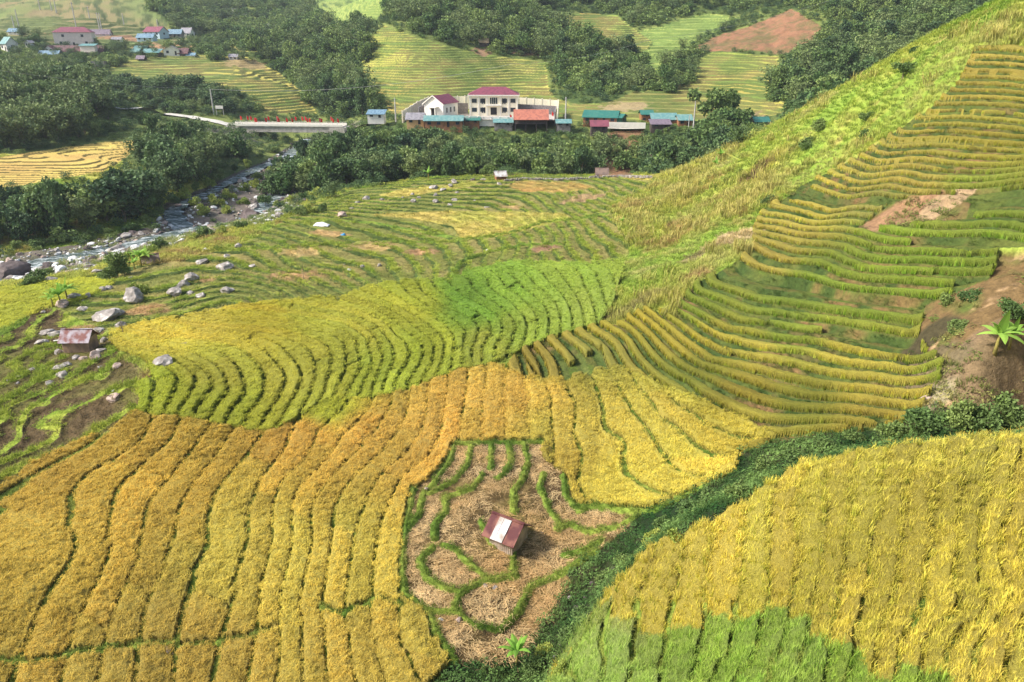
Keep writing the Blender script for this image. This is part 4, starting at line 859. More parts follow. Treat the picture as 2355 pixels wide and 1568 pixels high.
# lone trees seen one by one in the photograph: u, v of the foot, kind, height
LONE = [(70,112,'dark',11),(22,110,'dark',10),(215,98,'dark',9),(1780,226,'dark',8),(1528,200,'tall',11),(1510,318,'dark',9),(500,135,'dark',11),(470,120,'dark',8),(270,145,'dark',8),(560,140,'mid',7),(1290,170,'flat',10),
        (1400,128,'dark',8),(1430,380,'dark',8),(1480,372,'mid',7),(1120,402,'mid',5),(765,455,'mid',5),(1640,300,'flat',17),(1700,335,'mid',14),(1600,350,'dark',13)]
for u, v, kd, h in LONE:
    x, y, z = hit(u, v, 60); trees.append([x, y, z, kd, h, 99])
d3 = lambda t: t[4]/math.hypot(t[0], t[1])
vis = lambda t: -60 < proj(t[0], t[1], t[2]+t[4]*.7)[0] < 2414 and proj(t[0], t[1], t[2]+t[4])[1] > -20 or False
def clip_tree(t):
    "keep trees from hiding the houses, bridge and fields the photo shows in front of nothing"
    u, v = proj(t[0], t[1], t[2]); k = math.sqrt(t[0]**2+t[1]**2+(CAMZ-t[2])**2)/FPX; hwid = t[4]*.5/k*.9
    for u0, u1, vb, Y in PROT_:
        if t[1] < Y-1 and u+hwid > u0 and u-hwid < u1 and v > vb:
            t[4] = min(t[4], (v-vb)*k)
        elif abs(t[1]-Y-4) < 6 and u+hwid*.8 > u0 and u-hwid*.8 < u1: t[4] = 0
    return t[4] > 2.4
trees = [t for t in trees if clip_tree(t)]
trees.sort(key=lambda t: -(d3(t) if proj(t[0], t[1], t[2]+t[4])[1] < 1568 and -40 < proj(t[0], t[1], t[2])[0] < 2400 and proj(t[0], t[1], t[2])[1] > 15 else d3(t)*.2))
# keep out of the houses' footprints
NEAR_T, FAR_T = trees[:290], trees[290:]
print('trees', len(trees))
ORD = ['first', 'second', 'third', 'fourth', 'fifth', 'sixth', 'seventh', 'eighth', 'ninth', 'tenth', 'eleventh', 'twelfth', 'thirteenth', 'fourteenth', 'fifteenth', 'sixteenth', 'seventeenth', 'eighteenth', 'nineteenth', 'twentieth']
TENS = ['', '', 'twenty', 'thirty', 'forty', 'fifty', 'sixty', 'seventy', 'eighty', 'ninety']
def ordw(n):
    if n <= 20: return ORD[n-1]
    if n > 100: return 'hundred and '+ordw(n-100)
    if n == 100: return 'hundredth'
    return TENS[n//10][:-1]+'ieth' if n % 10 == 0 else TENS[n//10]+'-'+ORD[n % 10-1]
LOOK = {'dark': 'dark rounded tree', 'tall': 'tall narrow dark tree', 'mid': 'mid green bushy tree', 'bamboo': 'feathery arching bamboo clump', 'flat': 'open spreading tree', 'shrub': 'low green shrub', 'pale': 'pale grassy shrub'}
CAT = {'bamboo': 'bamboo', 'shrub': 'shrub', 'pale': 'shrub'}; NAM = {'bamboo': 'bamboo_clump', 'shrub': 'shrub', 'pale': 'shrub'}
WRD = {'dark': 1.0, 'tall': .62, 'mid': 1.0, 'bamboo': .95, 'flat': .95, 'shrub': 1.5, 'pale': 1.3}
def put_tree(x, y, z, kd, h, rz, sx=1.0):
    cm, tm = KINDS_[kd][rt.randrange(len(KINDS_[kd]))]
    e = bpy.data.objects.new(NAM.get(kd, 'tree'), None); COL.objects.link(e); e.location = (x, y, z-.2); e.rotation_euler = (0, 0, rz)
    s = h/1.95; w = s*WRD[kd]*sx*rt.uniform(.85, 1.1)*.95; e.scale = (w, w*rt.uniform(.85, 1.15), s*(1.55 if kd in ('shrub', 'pale') else 1))
    for nm, me in (('crown', cm), ('trunk', tm)):
        if nm == 'trunk' and kd in ('pale',): continue
        o = bpy.data.objects.new(nm, me); COL.objects.link(o); o.parent = e
    return e
def name_zone(items, phrase, group):
    "items: (empty, kind); label each by its look and its rank from the left among its look-alikes in the zone"
    by = {}
    for e, kd in items: by.setdefault(kd, []).append(e)
    for kd, es in by.items():
        es.sort(key=lambda e: proj(*e.location)[0])
        for k, e in enumerate(es):
            lab = (f'{LOOK[kd]}, the only one {phrase}' if len(es) == 1 else f'{LOOK[kd]}, {"leftmost" if k == 0 else "rightmost" if k == len(es)-1 else ordw(k+1)+" from left"} {phrase}')
            tag(e, lab, CAT.get(kd, 'tree'), group)
zi = {}
for x, y, z, kd, h, wi in NEAR_T:
    zi.setdefault(wi, []).append((put_tree(x, y, z, kd, h, rt.uniform(0, 6.28)), kd))
for wi, items in zi.items():
    w = 'standing alone in the valley' if wi == 99 else WOODS[wi][0]
    name_zone(items, w, 'trees '+w)
# the rest, too many to count: one far-off wood
far_p = {}
protos = [k for k in ('dark', 'tall', 'mid', 'bamboo', 'flat', 'shrub')]
def low(kd, n):
    me = crown_mesh('far_'+kd, {'dark': 'round', 'tall': 'tall', 'mid': 'round', 'bamboo': 'bamboo', 'flat': 'flat', 'shrub': 'shrub'}[kd], n, 77+len(kd), {'dark': MF_dark, 'tall': MF_dark, 'mid': MF_mid, 'bamboo': MF_bam, 'flat': MF_mid, 'shrub': MF_mid}[kd])
    return bpy.data.objects.new(me.name, me)
T_far = gn_tree([low(k, 1100) for k in protos])
if FAR_T:
    n = len(FAR_T); P = np.array([t[:3] for t in FAR_T]); hh = np.array([t[4] for t in FAR_T]); r = np.random.default_rng(3)
    s = hh/1.95; w = s*np.array([WRD[t[3]] for t in FAR_T])*1.05
    o = scatter('forest', P-[0, 0, .3], np.stack([np.zeros(n), np.zeros(n), r.uniform(0, 6.28, n)], 1), np.stack([w, w, s], 1), np.array([protos.index(t[3]) for t in FAR_T]), np.ones((n, 3)), T_far)
    tag(o, 'dark green forest covering the far hilltops and slopes', 'forest', kind='stuff')
# undergrowth: low scrub that clothes the wild slopes
um = ((R == 0) | (R == 12)) & (YY > 150) & (YY < 640) & (RD > 4)
road_m = inpoly([(250,245),(400,262),(530,276),(540,300),(400,284),(250,262)], UU, VV, 280, 340)
vill_m = inpoly([(930,225),(1290,225),(1300,305),(930,305)], UU, VV, 262, 330)
um &= ~road_m & ~vill_m
pts = plant(um & (R != 12), 3.4, 90) + plant(um & (R == 12) & (YY < 260), 5.5, 91)
n = len(pts); P = np.array([p[:3] for p in pts]); r = np.random.default_rng(4); print('scrub', n)
T_scrub = gn_tree([low('shrub', 420), low('dark', 420)])
hs = r.uniform(1.0, 2.9, n)*np.clip(.7+.0015*P[:, 1], 0, 1.3)
o = scatter('scrub', P-[0, 0, .3], np.stack([0*hs, 0*hs, r.uniform(0, 6.28, n)], 1), np.stack([hs*.8, hs*.8, hs*.62], 1), r.integers(0, 2, n), np.ones((n, 3)), T_scrub)
tag(o, 'low tangled scrub covering the wild banks and hill slopes', 'scrub', kind='stuff')
# shrubs along the river bed, one by one
SHR = [(400,470,3.4,'mid'),(425,455,3.0,'pale'),(450,440,3.2,'mid'),(360,500,3.0,'shrub'),(340,515,2.8,'mid'),(300,530,2.4,'shrub'),(250,545,2.6,'mid'),(200,552,2.4,'shrub'),(150,560,2.8,'mid'),(90,570,2.4,'shrub'),(40,575,2.6,'mid'),(480,425,3.2,'pale'),(500,410,3.0,'shrub'),(540,395,3.0,'mid'),(570,380,2.6,'pale'),(600,365,2.6,'mid'),(630,350,2.6,'shrub'),(700,465,3.0,'mid'),(725,455,3.4,'pale'),(690,440,3.0,'mid'),(705,395,3.2,'mid'),(700,370,3.0,'shrub'),(470,492,3.2,'pale'),(500,470,3.4,'pale'),(445,470,2.6,'pale'),(530,455,3.0,'pale'),(560,440,2.8,'pale'),(590,428,2.6,'pale'),(520,490,2.4,'pale'),(610,470,3.2,'shrub'),(640,478,2.6,'pale'),(665,465,2.4,'pale'),(590,410,2.4,'pale'),(620,395,2.2,'pale'),
       (480,545,2.4,'shrub'),(510,540,2.2,'pale'),(445,553,2.0,'pale'),(555,525,2.0,'shrub'),(690,492,2.0,'shrub'),(715,488,2.2,'pale'),(740,485,2.0,'shrub'),(370,575,3.0,'mid'),(345,585,2.2,'pale'),(270,632,4.2,'mid'),(245,640,2.2,'shrub'),(300,600,2.2,'pale'),
       (85,650,2.4,'shrub'),(60,658,1.8,'shrub'),(110,640,2.0,'shrub'),(320,668,1.8,'pale'),(665,385,2.4,'pale'),(690,410,3.0,'shrub'),(715,440,3.4,'shrub'),(760,440,3.4,'mid'),(830,430,2.6,'shrub'),(870,420,2.4,'shrub'),(905,412,2.2,'pale'),(560,470,2.4,'pale'),(680,380,2.0,'pale'),(1115,404,3.2,'mid')]
its = [(put_tree(*hit(u, v, 60), kd, h, rt.uniform(0, 6.28)), kd) for u, v, h, kd in SHR]
name_zone(its, 'along the river bed', 'shrubs along the river')
its = [(put_tree(*hit(u, v, 14), kd, h, rt.uniform(0, 6.28)), kd) for u, v, h, kd in [(1330,1420,1.0,'shrub'),(1300,1470,1.1,'shrub'),(1390,1335,.9,'shrub'),(1440,1295,1.2,'shrub'),(1500,1250,1.3,'pale'),(1530,1215,1.2,'shrub'),(1590,1190,1.3,'shrub'),(1640,1150,1.2,'shrub'),(1700,1140,1.2,'shrub'),(1760,1085,1.3,'shrub'),
    (1830,1060,1.4,'shrub'),(1900,1035,1.3,'shrub'),(1960,1010,1.2,'shrub'),(2050,1005,1.6,'shrub'),(2130,985,1.8,'shrub'),(2200,975,1.9,'shrub'),(2260,985,1.8,'shrub'),(2320,970,2.0,'shrub'),(2350,995,1.8,'shrub'),(1220,1545,1.2,'shrub'),(1250,1500,1.0,'pale'),(1560,1240,1.0,'pale'),(1300,1545,1.0,'pale'),(2180,700,1.2,'shrub'),(2200,760,1.1,'shrub'),(2230,690,1.2,'shrub'),(2330,720,1.4,'shrub')]]
name_zone(its, 'in the gully and bare bank', 'shrubs in the gully')
# ridge shrubs
its = [(put_tree(*hit(u, v, 50), kd, h, rt.uniform(0, 6.28)), kd) for u, v, h, kd in [(1880,300,2.2,'shrub'),(1990,275,1.6,'shrub'),(1850,345,2.4,'shrub'),(1990,320,1.6,'shrub'),(2100,120,1.2,'shrub'),(1830,340,1.4,'pale'),(1760,470,1.8,'shrub'),(1820,262,1.6,'shrub'),(1700,400,1.5,'pale'),(2150,60,1.4,'pale')]]
name_zone(its, 'on the right ridge', 'shrubs on the ridge')
e = put_tree(*hit(2075, 180, 50), 'flat', 3.0, 1.0, 1.0); tag(e, 'small bright green tree standing on the ridge crest at right', 'tree')

# banana plants
M_ban = foliage_mat('banana_leaf', lin(120,168,60), lin(160,192,84), .35)
M_bst = noise_mat('banana_stem', lin(120,120,60), lin(160,140,80), 5)
def banana_mesh(seed, nl=8, stem=1.3):
    r = random.Random(seed); Q = []; tn = []
    for q in range(nl):
        an = q*2.4+r.uniform(-.3, .3); L = r.uniform(1.3, 1.9); up = r.uniform(.4, 1.25) if q else 1.45; w = r.uniform(.20, .30); p = [(0, 0, stem)]; el = up
        for s in range(6):
            x, y, z = p[-1]; st = L/6; p.append((x+math.cos(an)*math.cos(el)*st, y+math.sin(an)*math.cos(el)*st, z+math.sin(el)*st)); el -= r.uniform(.12, .34) if q else .05
        nx, ny = -math.sin(an), math.cos(an); W = [.15, .75, 1, .95, .75, .45, .05]; v = r.uniform(.8, 1.2)
        for s in range(6):
            for sg in (-1, 1):
                a, b = p[s], p[s+1]; wa, wb = W[s]*w*sg, W[s+1]*w*sg
                Q.append([a, (a[0]+nx*wa, a[1]+ny*wa, a[2]-abs(wa)*.25), (b[0]+nx*wb, b[1]+ny*wb, b[2]-abs(wb)*.25), b]); tn.append(v*(1 if sg > 0 else .88))
    return from_quads('leaves', Q, np.array(tn), M_ban)
def ban_stem(stem, seed):
    bm = bmesh.new(); tube_bm(bm, [(0, 0, -.1), (.02, 0, stem*.5), (0, 0, stem+.1)], [.13, .10, .06], 8); return bm_mesh('stem', bm, M_bst, True)
BAN = [(banana_mesh(q, 8+q % 2, 1.3), ban_stem(1.3, q)) for q in range(3)]
def banana(u, v, h, label, var=0, rz=None, dx=0, dy=0):
    x, y, z = hit(u, v, 14); x += dx; y += dy; e = bpy.data.objects.new('banana_plant', None); COL.objects.link(e); j, i = idx_of(*AB(x, y)); e.location = (x, y, Z[j, i]); s = h/2.7; e.scale = (s, s, s); e.rotation_euler = (0, 0, rt.uniform(0, 6.28) if rz is None else rz)
    for nm, me in (('leaves', BAN[var][0]), ('stem', BAN[var][1])): o = bpy.data.objects.new(nm, me); COL.objects.link(o); o.parent = e
    tag(e, label, 'banana plant', 'banana plants')
banana(1188, 1530, 2.2, 'bright young banana plant at the bottom edge beside the gully', 0)
banana(2292, 792, 3.0, 'tall banana plant on the bare earth bank at right', 1)
banana(2322, 790, 2.2, 'shorter banana plant leaning right beside the tall one on the bare bank', 2)
for k, (u, v, h) in enumerate([(325,612,3.6),(338,606,3.0),(310,618,2.6)]): banana(u, v, h, ['tallest banana plant beside the brown lean-to above the river', 'banana plant nearest the brown lean-to above the river', 'left small banana plant of the clump above the river'][k], k)
for k, (u, v, h) in enumerate([(140,700,3.2),(155,690,3.4),(122,706,2.6)]): banana(u, v, h, ['middle banana plant of the clump beside boulders at left', 'tallest banana plant behind the boulder at left', 'smallest banana plant left of the boulder clump'][k], k)
for k, (u, v, h, l) in enumerate([(985,412,3.2,'banana plant left of the white roofed hut at the plateau edge'),(1150,398,2.6,'banana plant close behind the white roofed hut'),(1300,398,3.4,'left banana plant between the two plateau huts'),(1345,398,3.4,'middle banana plant between the two plateau huts'),
        (1330,402,2.4,'small banana plant at the edge of the plateau field'),(1180,396,3.0,'banana plant right of the white roofed hut'),(1655,372,2.6,'banana plant at the top of the grassy ridge foot'),(1645,385,2.2,'lower banana plant at the grassy ridge foot'),(875,418,3.0,'leftmost banana plant of the plateau edge'),(1430,518,1.6,'tiny banana plant on the grassy slope'),
        (1130,75,5,'left banana plant under the hilltop wood'),(1150,85,5,'second banana plant under the hilltop wood'),(1260,110,4.5,'banana plant right of the thatched field hut')]): banana(u, v, h, l, k % 3)
# ------------------------------------------------------------ water, stones, boulders
def ribbon(name, rows_, mat, kind='structure'):
    "rows_: list of (left point, right point)"
    bm = bmesh.new(); prev = None
    for L, Rr in rows_:
        c = [bm.verts.new(Vector(L).lerp(Vector(Rr), k/6)) for k in range(7)]
        if prev:
            for k in range(6): bm.faces.new((prev[k], prev[k+1], c[k+1], c[k]))
        prev = c
    me = bm_mesh(name, bm, mat, True); o = bpy.data.objects.new(name, me); COL.objects.link(o); tag(o, kind=kind); return o
m, t, b = bsdf('river_water', rough=.22, spec=.5)
tc = t.nodes.new('ShaderNodeNewGeometry'); mp = t.nodes.new('ShaderNodeMapping'); mp.inputs['Scale'].default_value = (.30, .75, .5); mp.inputs['Rotation'].default_value = (0, 0, .5)
t.links.new(tc.outputs['Position'], mp.inputs[0]); no = t.nodes.new('ShaderNodeTexNoise'); no.inputs['Scale'].default_value = 1.0; no.inputs['Detail'].default_value = 8; no.inputs['Roughness'].default_value = .75; no.inputs['Distortion'].default_value = .8
t.links.new(mp.outputs[0], no.inputs['Vector']); cr = t.nodes.new('ShaderNodeValToRGB'); e = cr.color_ramp.elements
e[0].position = .40; e[0].color = (.04, .06, .055, 1); e[1].position = .62; e[1].color = (.72, .76, .76, 1); q = e.new(.50); q.color = (.13, .17, .165, 1)
t.links.new(no.outputs[0], cr.inputs[0]); t.links.new(cr.outputs[0], b.inputs['Base Color']); bp = t.nodes.new('ShaderNodeBump'); bp.inputs['Strength'].default_value = .7; t.links.new(no.outputs[0], bp.inputs['Height']); t.links.new(bp.outputs[0], b.inputs['Normal'])
M_water = m
for pl in RIVW:
    P2 = []
    for p, q in zip(pl[:-1], pl[1:]):
        for k in range(6):
            f = k/6; P2.append([p[c]*(1-f)+q[c]*f for c in range(4)])
    P2.append(list(pl[-1])); zz = [Hs(p[0], p[1])-.62 for p in P2]
    for k in range(1, len(zz)): zz[k] = max(zz[k], zz[k-1])          # downstream end first: the water only rises upstream
    rw = []
    for k, p in enumerate(P2):
        a, b_ = P2[max(k-1, 0)], P2[min(k+1, len(P2)-1)]; d = Vector((b_[0]-a[0], b_[1]-a[1], 0)).normalized(); nn = Vector((-d.y, d.x, 0)); w = p[3]+1.0+.5*math.sin(k*1.3); c = Vector((p[0], p[1], min(zz[k], Hs(p[0], p[1])-.35)))
        rw.append((c+nn*w, c-nn*w))
    ribbon('river', rw, M_water)
def rock_mesh(seed, mat, flat=.62, nm='rock'):
    r = random.Random(seed); bm = bmesh.new(); bmesh.ops.create_icosphere(bm, subdivisions=3, radius=1)
    cuts = [(Vector((r.gauss(0, 1), r.gauss(0, 1), r.gauss(0, .8))).normalized(), r.uniform(.5, .85)) for _ in range(13)]; ox = r.uniform(0, 50)
    for v in bm.verts:
        p = v.co.copy()
        for n_, d in cuts:
            k = p.dot(n_)-d
            if k > 0: p -= n_*k*.97
        q = p*2.2+Vector((ox, 0, 0)); f = .09*math.sin(q.x*2.1+q.y)*math.cos(q.y*1.7+q.z*2)+.05*math.sin(q.z*6+q.x*3)
        p *= 1+f; p.z *= flat; v.co = p
    me = bm_mesh(nm, bm, mat, False); return me
M_rock = noise_mat('grey_boulder', lin(112,106,100), lin(212,204,194), 1.6, bump=1.0, c3=lin(158,150,142), vec='Object')
M_rockd = noise_mat('dark_boulder', lin(70,60,58), lin(122,110,106), 1.4, bump=1.0)
M_rockp = noise_mat('pinkish_boulder', lin(130,108,96), lin(196,176,162), 2.0, bump=1.0)
M_rockw = noise_mat('white_stone', lin(180,178,174), lin(226,224,218), 2.0, bump=.6)
RK = {k: [rock_mesh(10*q+s, mt) for q in range(5)] for s, (k, mt) in enumerate([('grey', M_rock), ('dark', M_rockd), ('pink', M_rockp), ('white', M_rockw)])}
BLD = [(301,693,60,'grey','largest grey striated boulder on the left terraces'),(164,688,32,'grey','grey boulder right behind the banana clump at left'),(136,705,34,'pink','rounded tan boulder below the banana clump at left'),(185,691,14,'grey',0),(186,715,22,'grey',0),(200,682,18,'grey',0),
(232,668,20,'grey',0),(246,664,18,'grey',0),(298,640,12,'grey',0),(222,630,26,'grey',0),(332,660,14,'grey',0),(400,677,40,'grey',0),(434,673,20,'grey',0),(460,680,28,'grey',0),(518,672,36,'grey',0),(418,655,30,'grey',0),(440,645,36,'grey',0),
(512,620,44,'grey',0),(580,614,22,'grey',0),(460,605,30,'grey',0),(520,593,22,'grey',0),(549,573,22,'grey',0),(470,577,16,'white',0),(112,648,28,'grey',0),(240,735,62,'grey','long cracked grey boulder just uphill of the rusty roofed hut'),(275,752,26,'grey',0),(98,718,12,'grey',0),
(105,766,34,'grey',0),(125,772,34,'grey',0),(90,787,26,'grey',0),(130,811,24,'grey',0),(170,824,19,'grey','left of the three pale stones under the rusty roofed hut'),(187,824,17,'pink','middle of the three pale stones under the rusty roofed hut'),(214,826,38,'pink','big pinkish stone under the rusty roofed hut'),
(222,763,26,'grey',0),(235,783,24,'grey',0),(275,753,28,'grey',0),(260,768,18,'grey',0),(304,769,8,'grey',0),(228,808,24,'grey',0),(310,817,15,'grey',0),(262,843,28,'pink',0),(226,843,12,'grey',0),(71,848,19,'grey',0),(130,851,28,'grey',0),(140,866,32,'grey',0),
(109,882,22,'grey',0),(148,841,22,'grey',0),(40,866,10,'grey',0),(18,876,10,'grey',0),(38,879,12,'grey',0),(372,845,58,'grey','smooth grey boulder at the edge of the lime rice'),(412,803,38,'grey','flat grey boulder lying inside the lime rice'),(259,918,38,'pink','tan and grey boulder in the brown cut plots at left'),(259,900,8,'white',0),
(787,498,26,'pink',0),(843,458,22,'grey',0),(821,465,16,'grey',0),(808,479,12,'grey',0),(878,458,16,'grey',0),(948,448,14,'grey',0),(926,455,8,'grey',0),(963,454,14,'grey',0),(998,432,26,'grey',0),(1018,438,16,'grey',0),(1001,449,16,'grey',0),(1002,464,18,'grey',0),(1033,472,14,'grey',0),(1018,464,6,'dark',0),
(1045,460,16,'grey',0),(1043,421,22,'grey',0),(1036,428,14,'grey',0),(1051,442,12,'grey',0),(1086,413,14,'dark',0),(1111,413,16,'grey',0),(1147,424,16,'grey',0),(951,465,18,'grey',0),(1091,460,8,'grey',0),(1118,476,14,'grey',0),(833,614,16,'grey',0),(872,610,17,'grey',0),(802,621,11,'white',0),(791,606,8,'grey',0),(1121,578,11,'white','small white stone on the green cut terraces'),
(903,895,16,'grey','small grey rock in the lime green band of rice'),(22,634,64,'dark','big dark boulder at the left edge of the river'),(570,504,62,'dark','huge dark brown boulder where the river bends'),(252,573,52,'grey','long pale boulder in the middle of the river'),(285,546,24,'grey',1),(301,538,20,'dark',1),(321,540,20,'grey',1),(350,542,26,'grey',1),(192,558,20,'grey',1),(156,597,16,'grey',1),
(20,603,22,'pink',1),(97,590,14,'pink',1),(385,545,20,'pink',1),(375,511,20,'pink',1),(405,468,22,'dark',1),(395,507,14,'pink',1),(365,503,16,'grey',1),(498,420,22,'dark',1),(578,478,30,'grey',1),(562,465,16,'dark',1),(365,475,14,'grey',1),(485,536,24,'pink',1),(135,630,34,'white',1),(661,393,26,'dark',1),(663,408,20,'grey',1),
(701,465,20,'dark',1),(631,488,34,'grey',1),(613,500,20,'dark',1),(60,612,18,'grey',1),(120,580,12,'grey',1),(230,588,14,'white',1),(430,500,14,'grey',1),(410,483,16,'grey',1),(470,470,12,'dark',1),(640,455,14,'grey',1),(672,440,16,'pink',1),(650,425,14,'grey',1),(620,440,12,'grey',1),(690,380,12,'grey',1),(700,345,12,'grey',1),(660,350,14,'dark',1),(640,362,14,'pink',1),(600,385,12,'grey',1),
(1113,1351,16,'grey',2),(1136,1355,16,'grey',2),(1015,1429,16,'grey',2),(1055,1431,20,'pink',2),(980,1133,14,'pink',2),(1310,1375,12,'grey',2),(1245,1225,9,'grey',2),(837,1420,17,'grey',2),(379,1510,40,'pink','pinkish flat boulder in the green strip at lower left'),(352,1522,16,'pink',2),(580,1130,12,'grey',2),(1998,1113,22,'grey',2),(1984,1207,16,'pink',2),(1692,1338,16,'pink',2),(2135,915,28,'pink',2),(2155,925,16,'grey',2),
(1412,374,11,'pink','lone grey rock stuck in the red clay bank'),(1360,1345,12,'dark',2),(1385,1325,12,'dark',2),(1410,1308,13,'dark',2),(1345,1375,12,'dark',2),(1325,1400,12,'dark',2),(1290,1480,12,'pink',2),(1275,1510,10,'grey',2),(1275,1010,8,'pink',2)]
zones_r = {0: ('on the middle cut terraces', 'boulders on the cut terraces'), 1: ('in the river bed', 'boulders in the river bed'), 2: ('near the clearing and gully', 'stones in the near fields'), 3: ('around the rusty roofed hut at left', 'boulders round the rusty roofed hut'), 4: ('on the left terraces between hut and river', 'boulders on the left terraces')}
byz = {}
for k, (u, v, w, mt, lab) in enumerate(BLD):
    x, y, z = hit(u, v, 14); t_ = math.hypot(y, CAMZ-z); s = w*math.sqrt(x*x+y*y+(CAMZ-z)**2)/FPX/2*1.0
    j, i = idx_of(*AB(x, y)); z = Z[j, i]
    e = bpy.data.objects.new('boulder' if w > 17 else 'stone', RK[mt][k % 5]); COL.objects.link(e)
    e.location = (x, y+s*.5, z+s*(.42 if w > 48 and mt == 'dark' else .15)); e.rotation_euler = (rt.uniform(-.2, .2), rt.uniform(-.2, .2), rt.uniform(0, 6.28)); e.scale = (s, s*rt.uniform(.8, 1.0), s*rt.uniform(.85, 1.15))
    if isinstance(lab, str): tag(e, lab, 'boulder', 'boulders')
    else:
        zz = 1 if lab == 1 else 2 if lab == 2 else (0 if u > 560 else (3 if v > 728 else 4)); byz.setdefault((zz, mt), []).append((u, e))
CW = {'grey': 'grey', 'dark': 'dark', 'pink': 'pinkish tan', 'white': 'whitish'}
for (zz, mt), L in byz.items():
    L.sort(key=lambda q: q[0])
    for k, (u, e) in enumerate(L):
        nm = 'boulder' if e.name.startswith('boulder') else 'stone'
        tag(e, f'{CW[mt]} {nm}, ' + ('leftmost' if k == 0 else 'rightmost' if k == len(L)-1 else ordw(k+1)+' from the left') + f' {zones_r[zz][0]}' if len(L) > 1 else f'{CW[mt]} {nm}, the only one {zones_r[zz][0]}', 'boulder', zones_r[zz][1])
# shingle of the river bed
gp = [bpy.data.objects.new('pebble', rock_mesh(900+q, [M_rock, M_rockp, M_rockd, M_rockw][q], .6, 'pebble')) for q in range(4)]
T_st = gn_tree(gp)
r = np.random.default_rng(8)
mb = (R == 12) & (RD > .1) & (YY < 330)
x, y, j, i = sample(mb, .0042, 110, 330, np.clip(.42+.9*n1+.5*n2+.5*(RD < 3), .05, .9)); n = len(x); s = r.gamma(2.2, .17, n).clip(.12, 1.3)
o = scatter('river_stones', np.stack([x, y, Z[j, i]+s*.15], 1), np.stack([r.normal(0, .3, n), r.normal(0, .3, n), r.uniform(0, 6.28, n)], 1), np.stack([s, s*.85, s*.9], 1), r.choice([0, 0, 0, 1, 1, 2, 3], n), np.ones((n, 3)), T_st)
tag(o, 'loose grey and tan stones covering the river bed', 'river stones', kind='stuff')
x, y, j, i = sample(mb, .0040, 110, 330, np.clip(.1+.9*n3+.8*n1, 0, .5)*(RD > 4)); n = len(x)
gs = field('reeds', 'pale reeds and grass growing between the river stones', 'reeds', mb & (RD > 3), .0060, 110, 330, T_grass, lambda j, i: 2.2+0*j, c2(lin(132,144,84), lin(160,162,100)), prob=np.clip(.1+1.2*n3+.9*n1, 0, .8), wmax=3)

# ------------------------------------------------------------ buildings
def bxx(bm, x0, x1, y0, y1, z0, z1):
    v = [bm.verts.new(p) for p in ((x0,y0,z0),(x1,y0,z0),(x1,y1,z0),(x0,y1,z0),(x0,y0,z1),(x1,y0,z1),(x1,y1,z1),(x0,y1,z1))]
    for f in ((0,3,2,1),(4,5,6,7),(0,1,5,4),(1,2,6,5),(2,3,7,6),(3,0,4,7)): bm.faces.new([v[k] for k in f])
def part(name, bm, mat, parent, label=None):
    me = bm_mesh(name, bm, mat); o = bpy.data.objects.new(name, me); COL.objects.link(o); o.parent = parent
    if label: o['label'] = label
    return o
def bxp(name, boxes, mat, parent):
    bm = bmesh.new()
    for b_ in boxes: bxx(bm, *b_)
    return part(name, bm, mat, parent)
def empty(name, loc, rz=0):
    e = bpy.data.objects.new(name, None); COL.objects.link(e); e.location = loc; e.rotation_euler = (0, 0, rz); return e
def sheet_mat(name, c, c2_=None, ribs=9.0, rough=.55, axis='X'):
    m, t, b = bsdf(name, rough=rough, spec=.4); tc = t.nodes.new('ShaderNodeTexCoord'); wv = t.nodes.new('ShaderNodeTexWave'); wv.bands_direction = axis; wv.inputs['Scale'].default_value = ribs/3.0
    t.links.new(tc.outputs['Object'], wv.inputs['Vector']); no = t.nodes.new('ShaderNodeTexNoise'); no.inputs['Scale'].default_value = 1.1; no.inputs['Detail'].default_value = 6; t.links.new(tc.outputs['Object'], no.inputs['Vector'])
    mx = t.nodes.new('ShaderNodeMix'); mx.data_type = 'RGBA'; mx.inputs['A'].default_value = (*c, 1); mx.inputs['B'].default_value = (*(c2_ if c2_ is not None else c*.72), 1)
    r = t.nodes.new('ShaderNodeValToRGB'); r.color_ramp.elements[0].position = .45; r.color_ramp.elements[1].position = .62; t.links.new(no.outputs[0], r.inputs[0]); t.links.new(r.outputs[0], mx.inputs['Factor'])
    t.links.new(mx.outputs['Result'], b.inputs['Base Color']); bp = t.nodes.new('ShaderNodeBump'); bp.inputs['Strength'].default_value = .6; bp.inputs['Distance'].default_value = .05; t.links.new(wv.outputs[0], bp.inputs['Height']); t.links.new(bp.outputs[0], b.inputs['Normal'])
    return m
RM = {'maroon': sheet_mat('maroon_roof_sheet', lin(136,66,82), lin(116,58,72)), 'darkred': sheet_mat('dark_red_tiles', lin(104,62,62), lin(84,54,54)), 'green': sheet_mat('green_roof_sheet', lin(44,112,100), lin(64,118,104)), 'teal': sheet_mat('teal_roof_sheet', lin(96,142,140), lin(126,158,152)),
      'blue': sheet_mat('blue_roof_sheet', lin(118,148,164), lin(96,126,148)), 'grey': sheet_mat('grey_roof_sheet', lin(150,146,150), lin(120,116,122)), 'purple': sheet_mat('weathered_purple_roof', lin(128,112,122), lin(108,94,104)), 'orange': sheet_mat('orange_roof_tiles', lin(186,112,88), lin(160,94,76)),
      'white': sheet_mat('white_roof_sheet', lin(206,204,202), lin(160,146,134)), 'rust': sheet_mat('rusty_corrugated_sheet', lin(120,66,58), lin(170,160,166), 10), 'brown': sheet_mat('brown_board_roof', lin(128,104,90), lin(106,86,76)), 'thatch': noise_mat('thatch', lin(120,104,78), lin(156,138,108), 6)}
plast = lambda n_, c: noise_mat(n_, c, c*.86, .9, bump=.1)
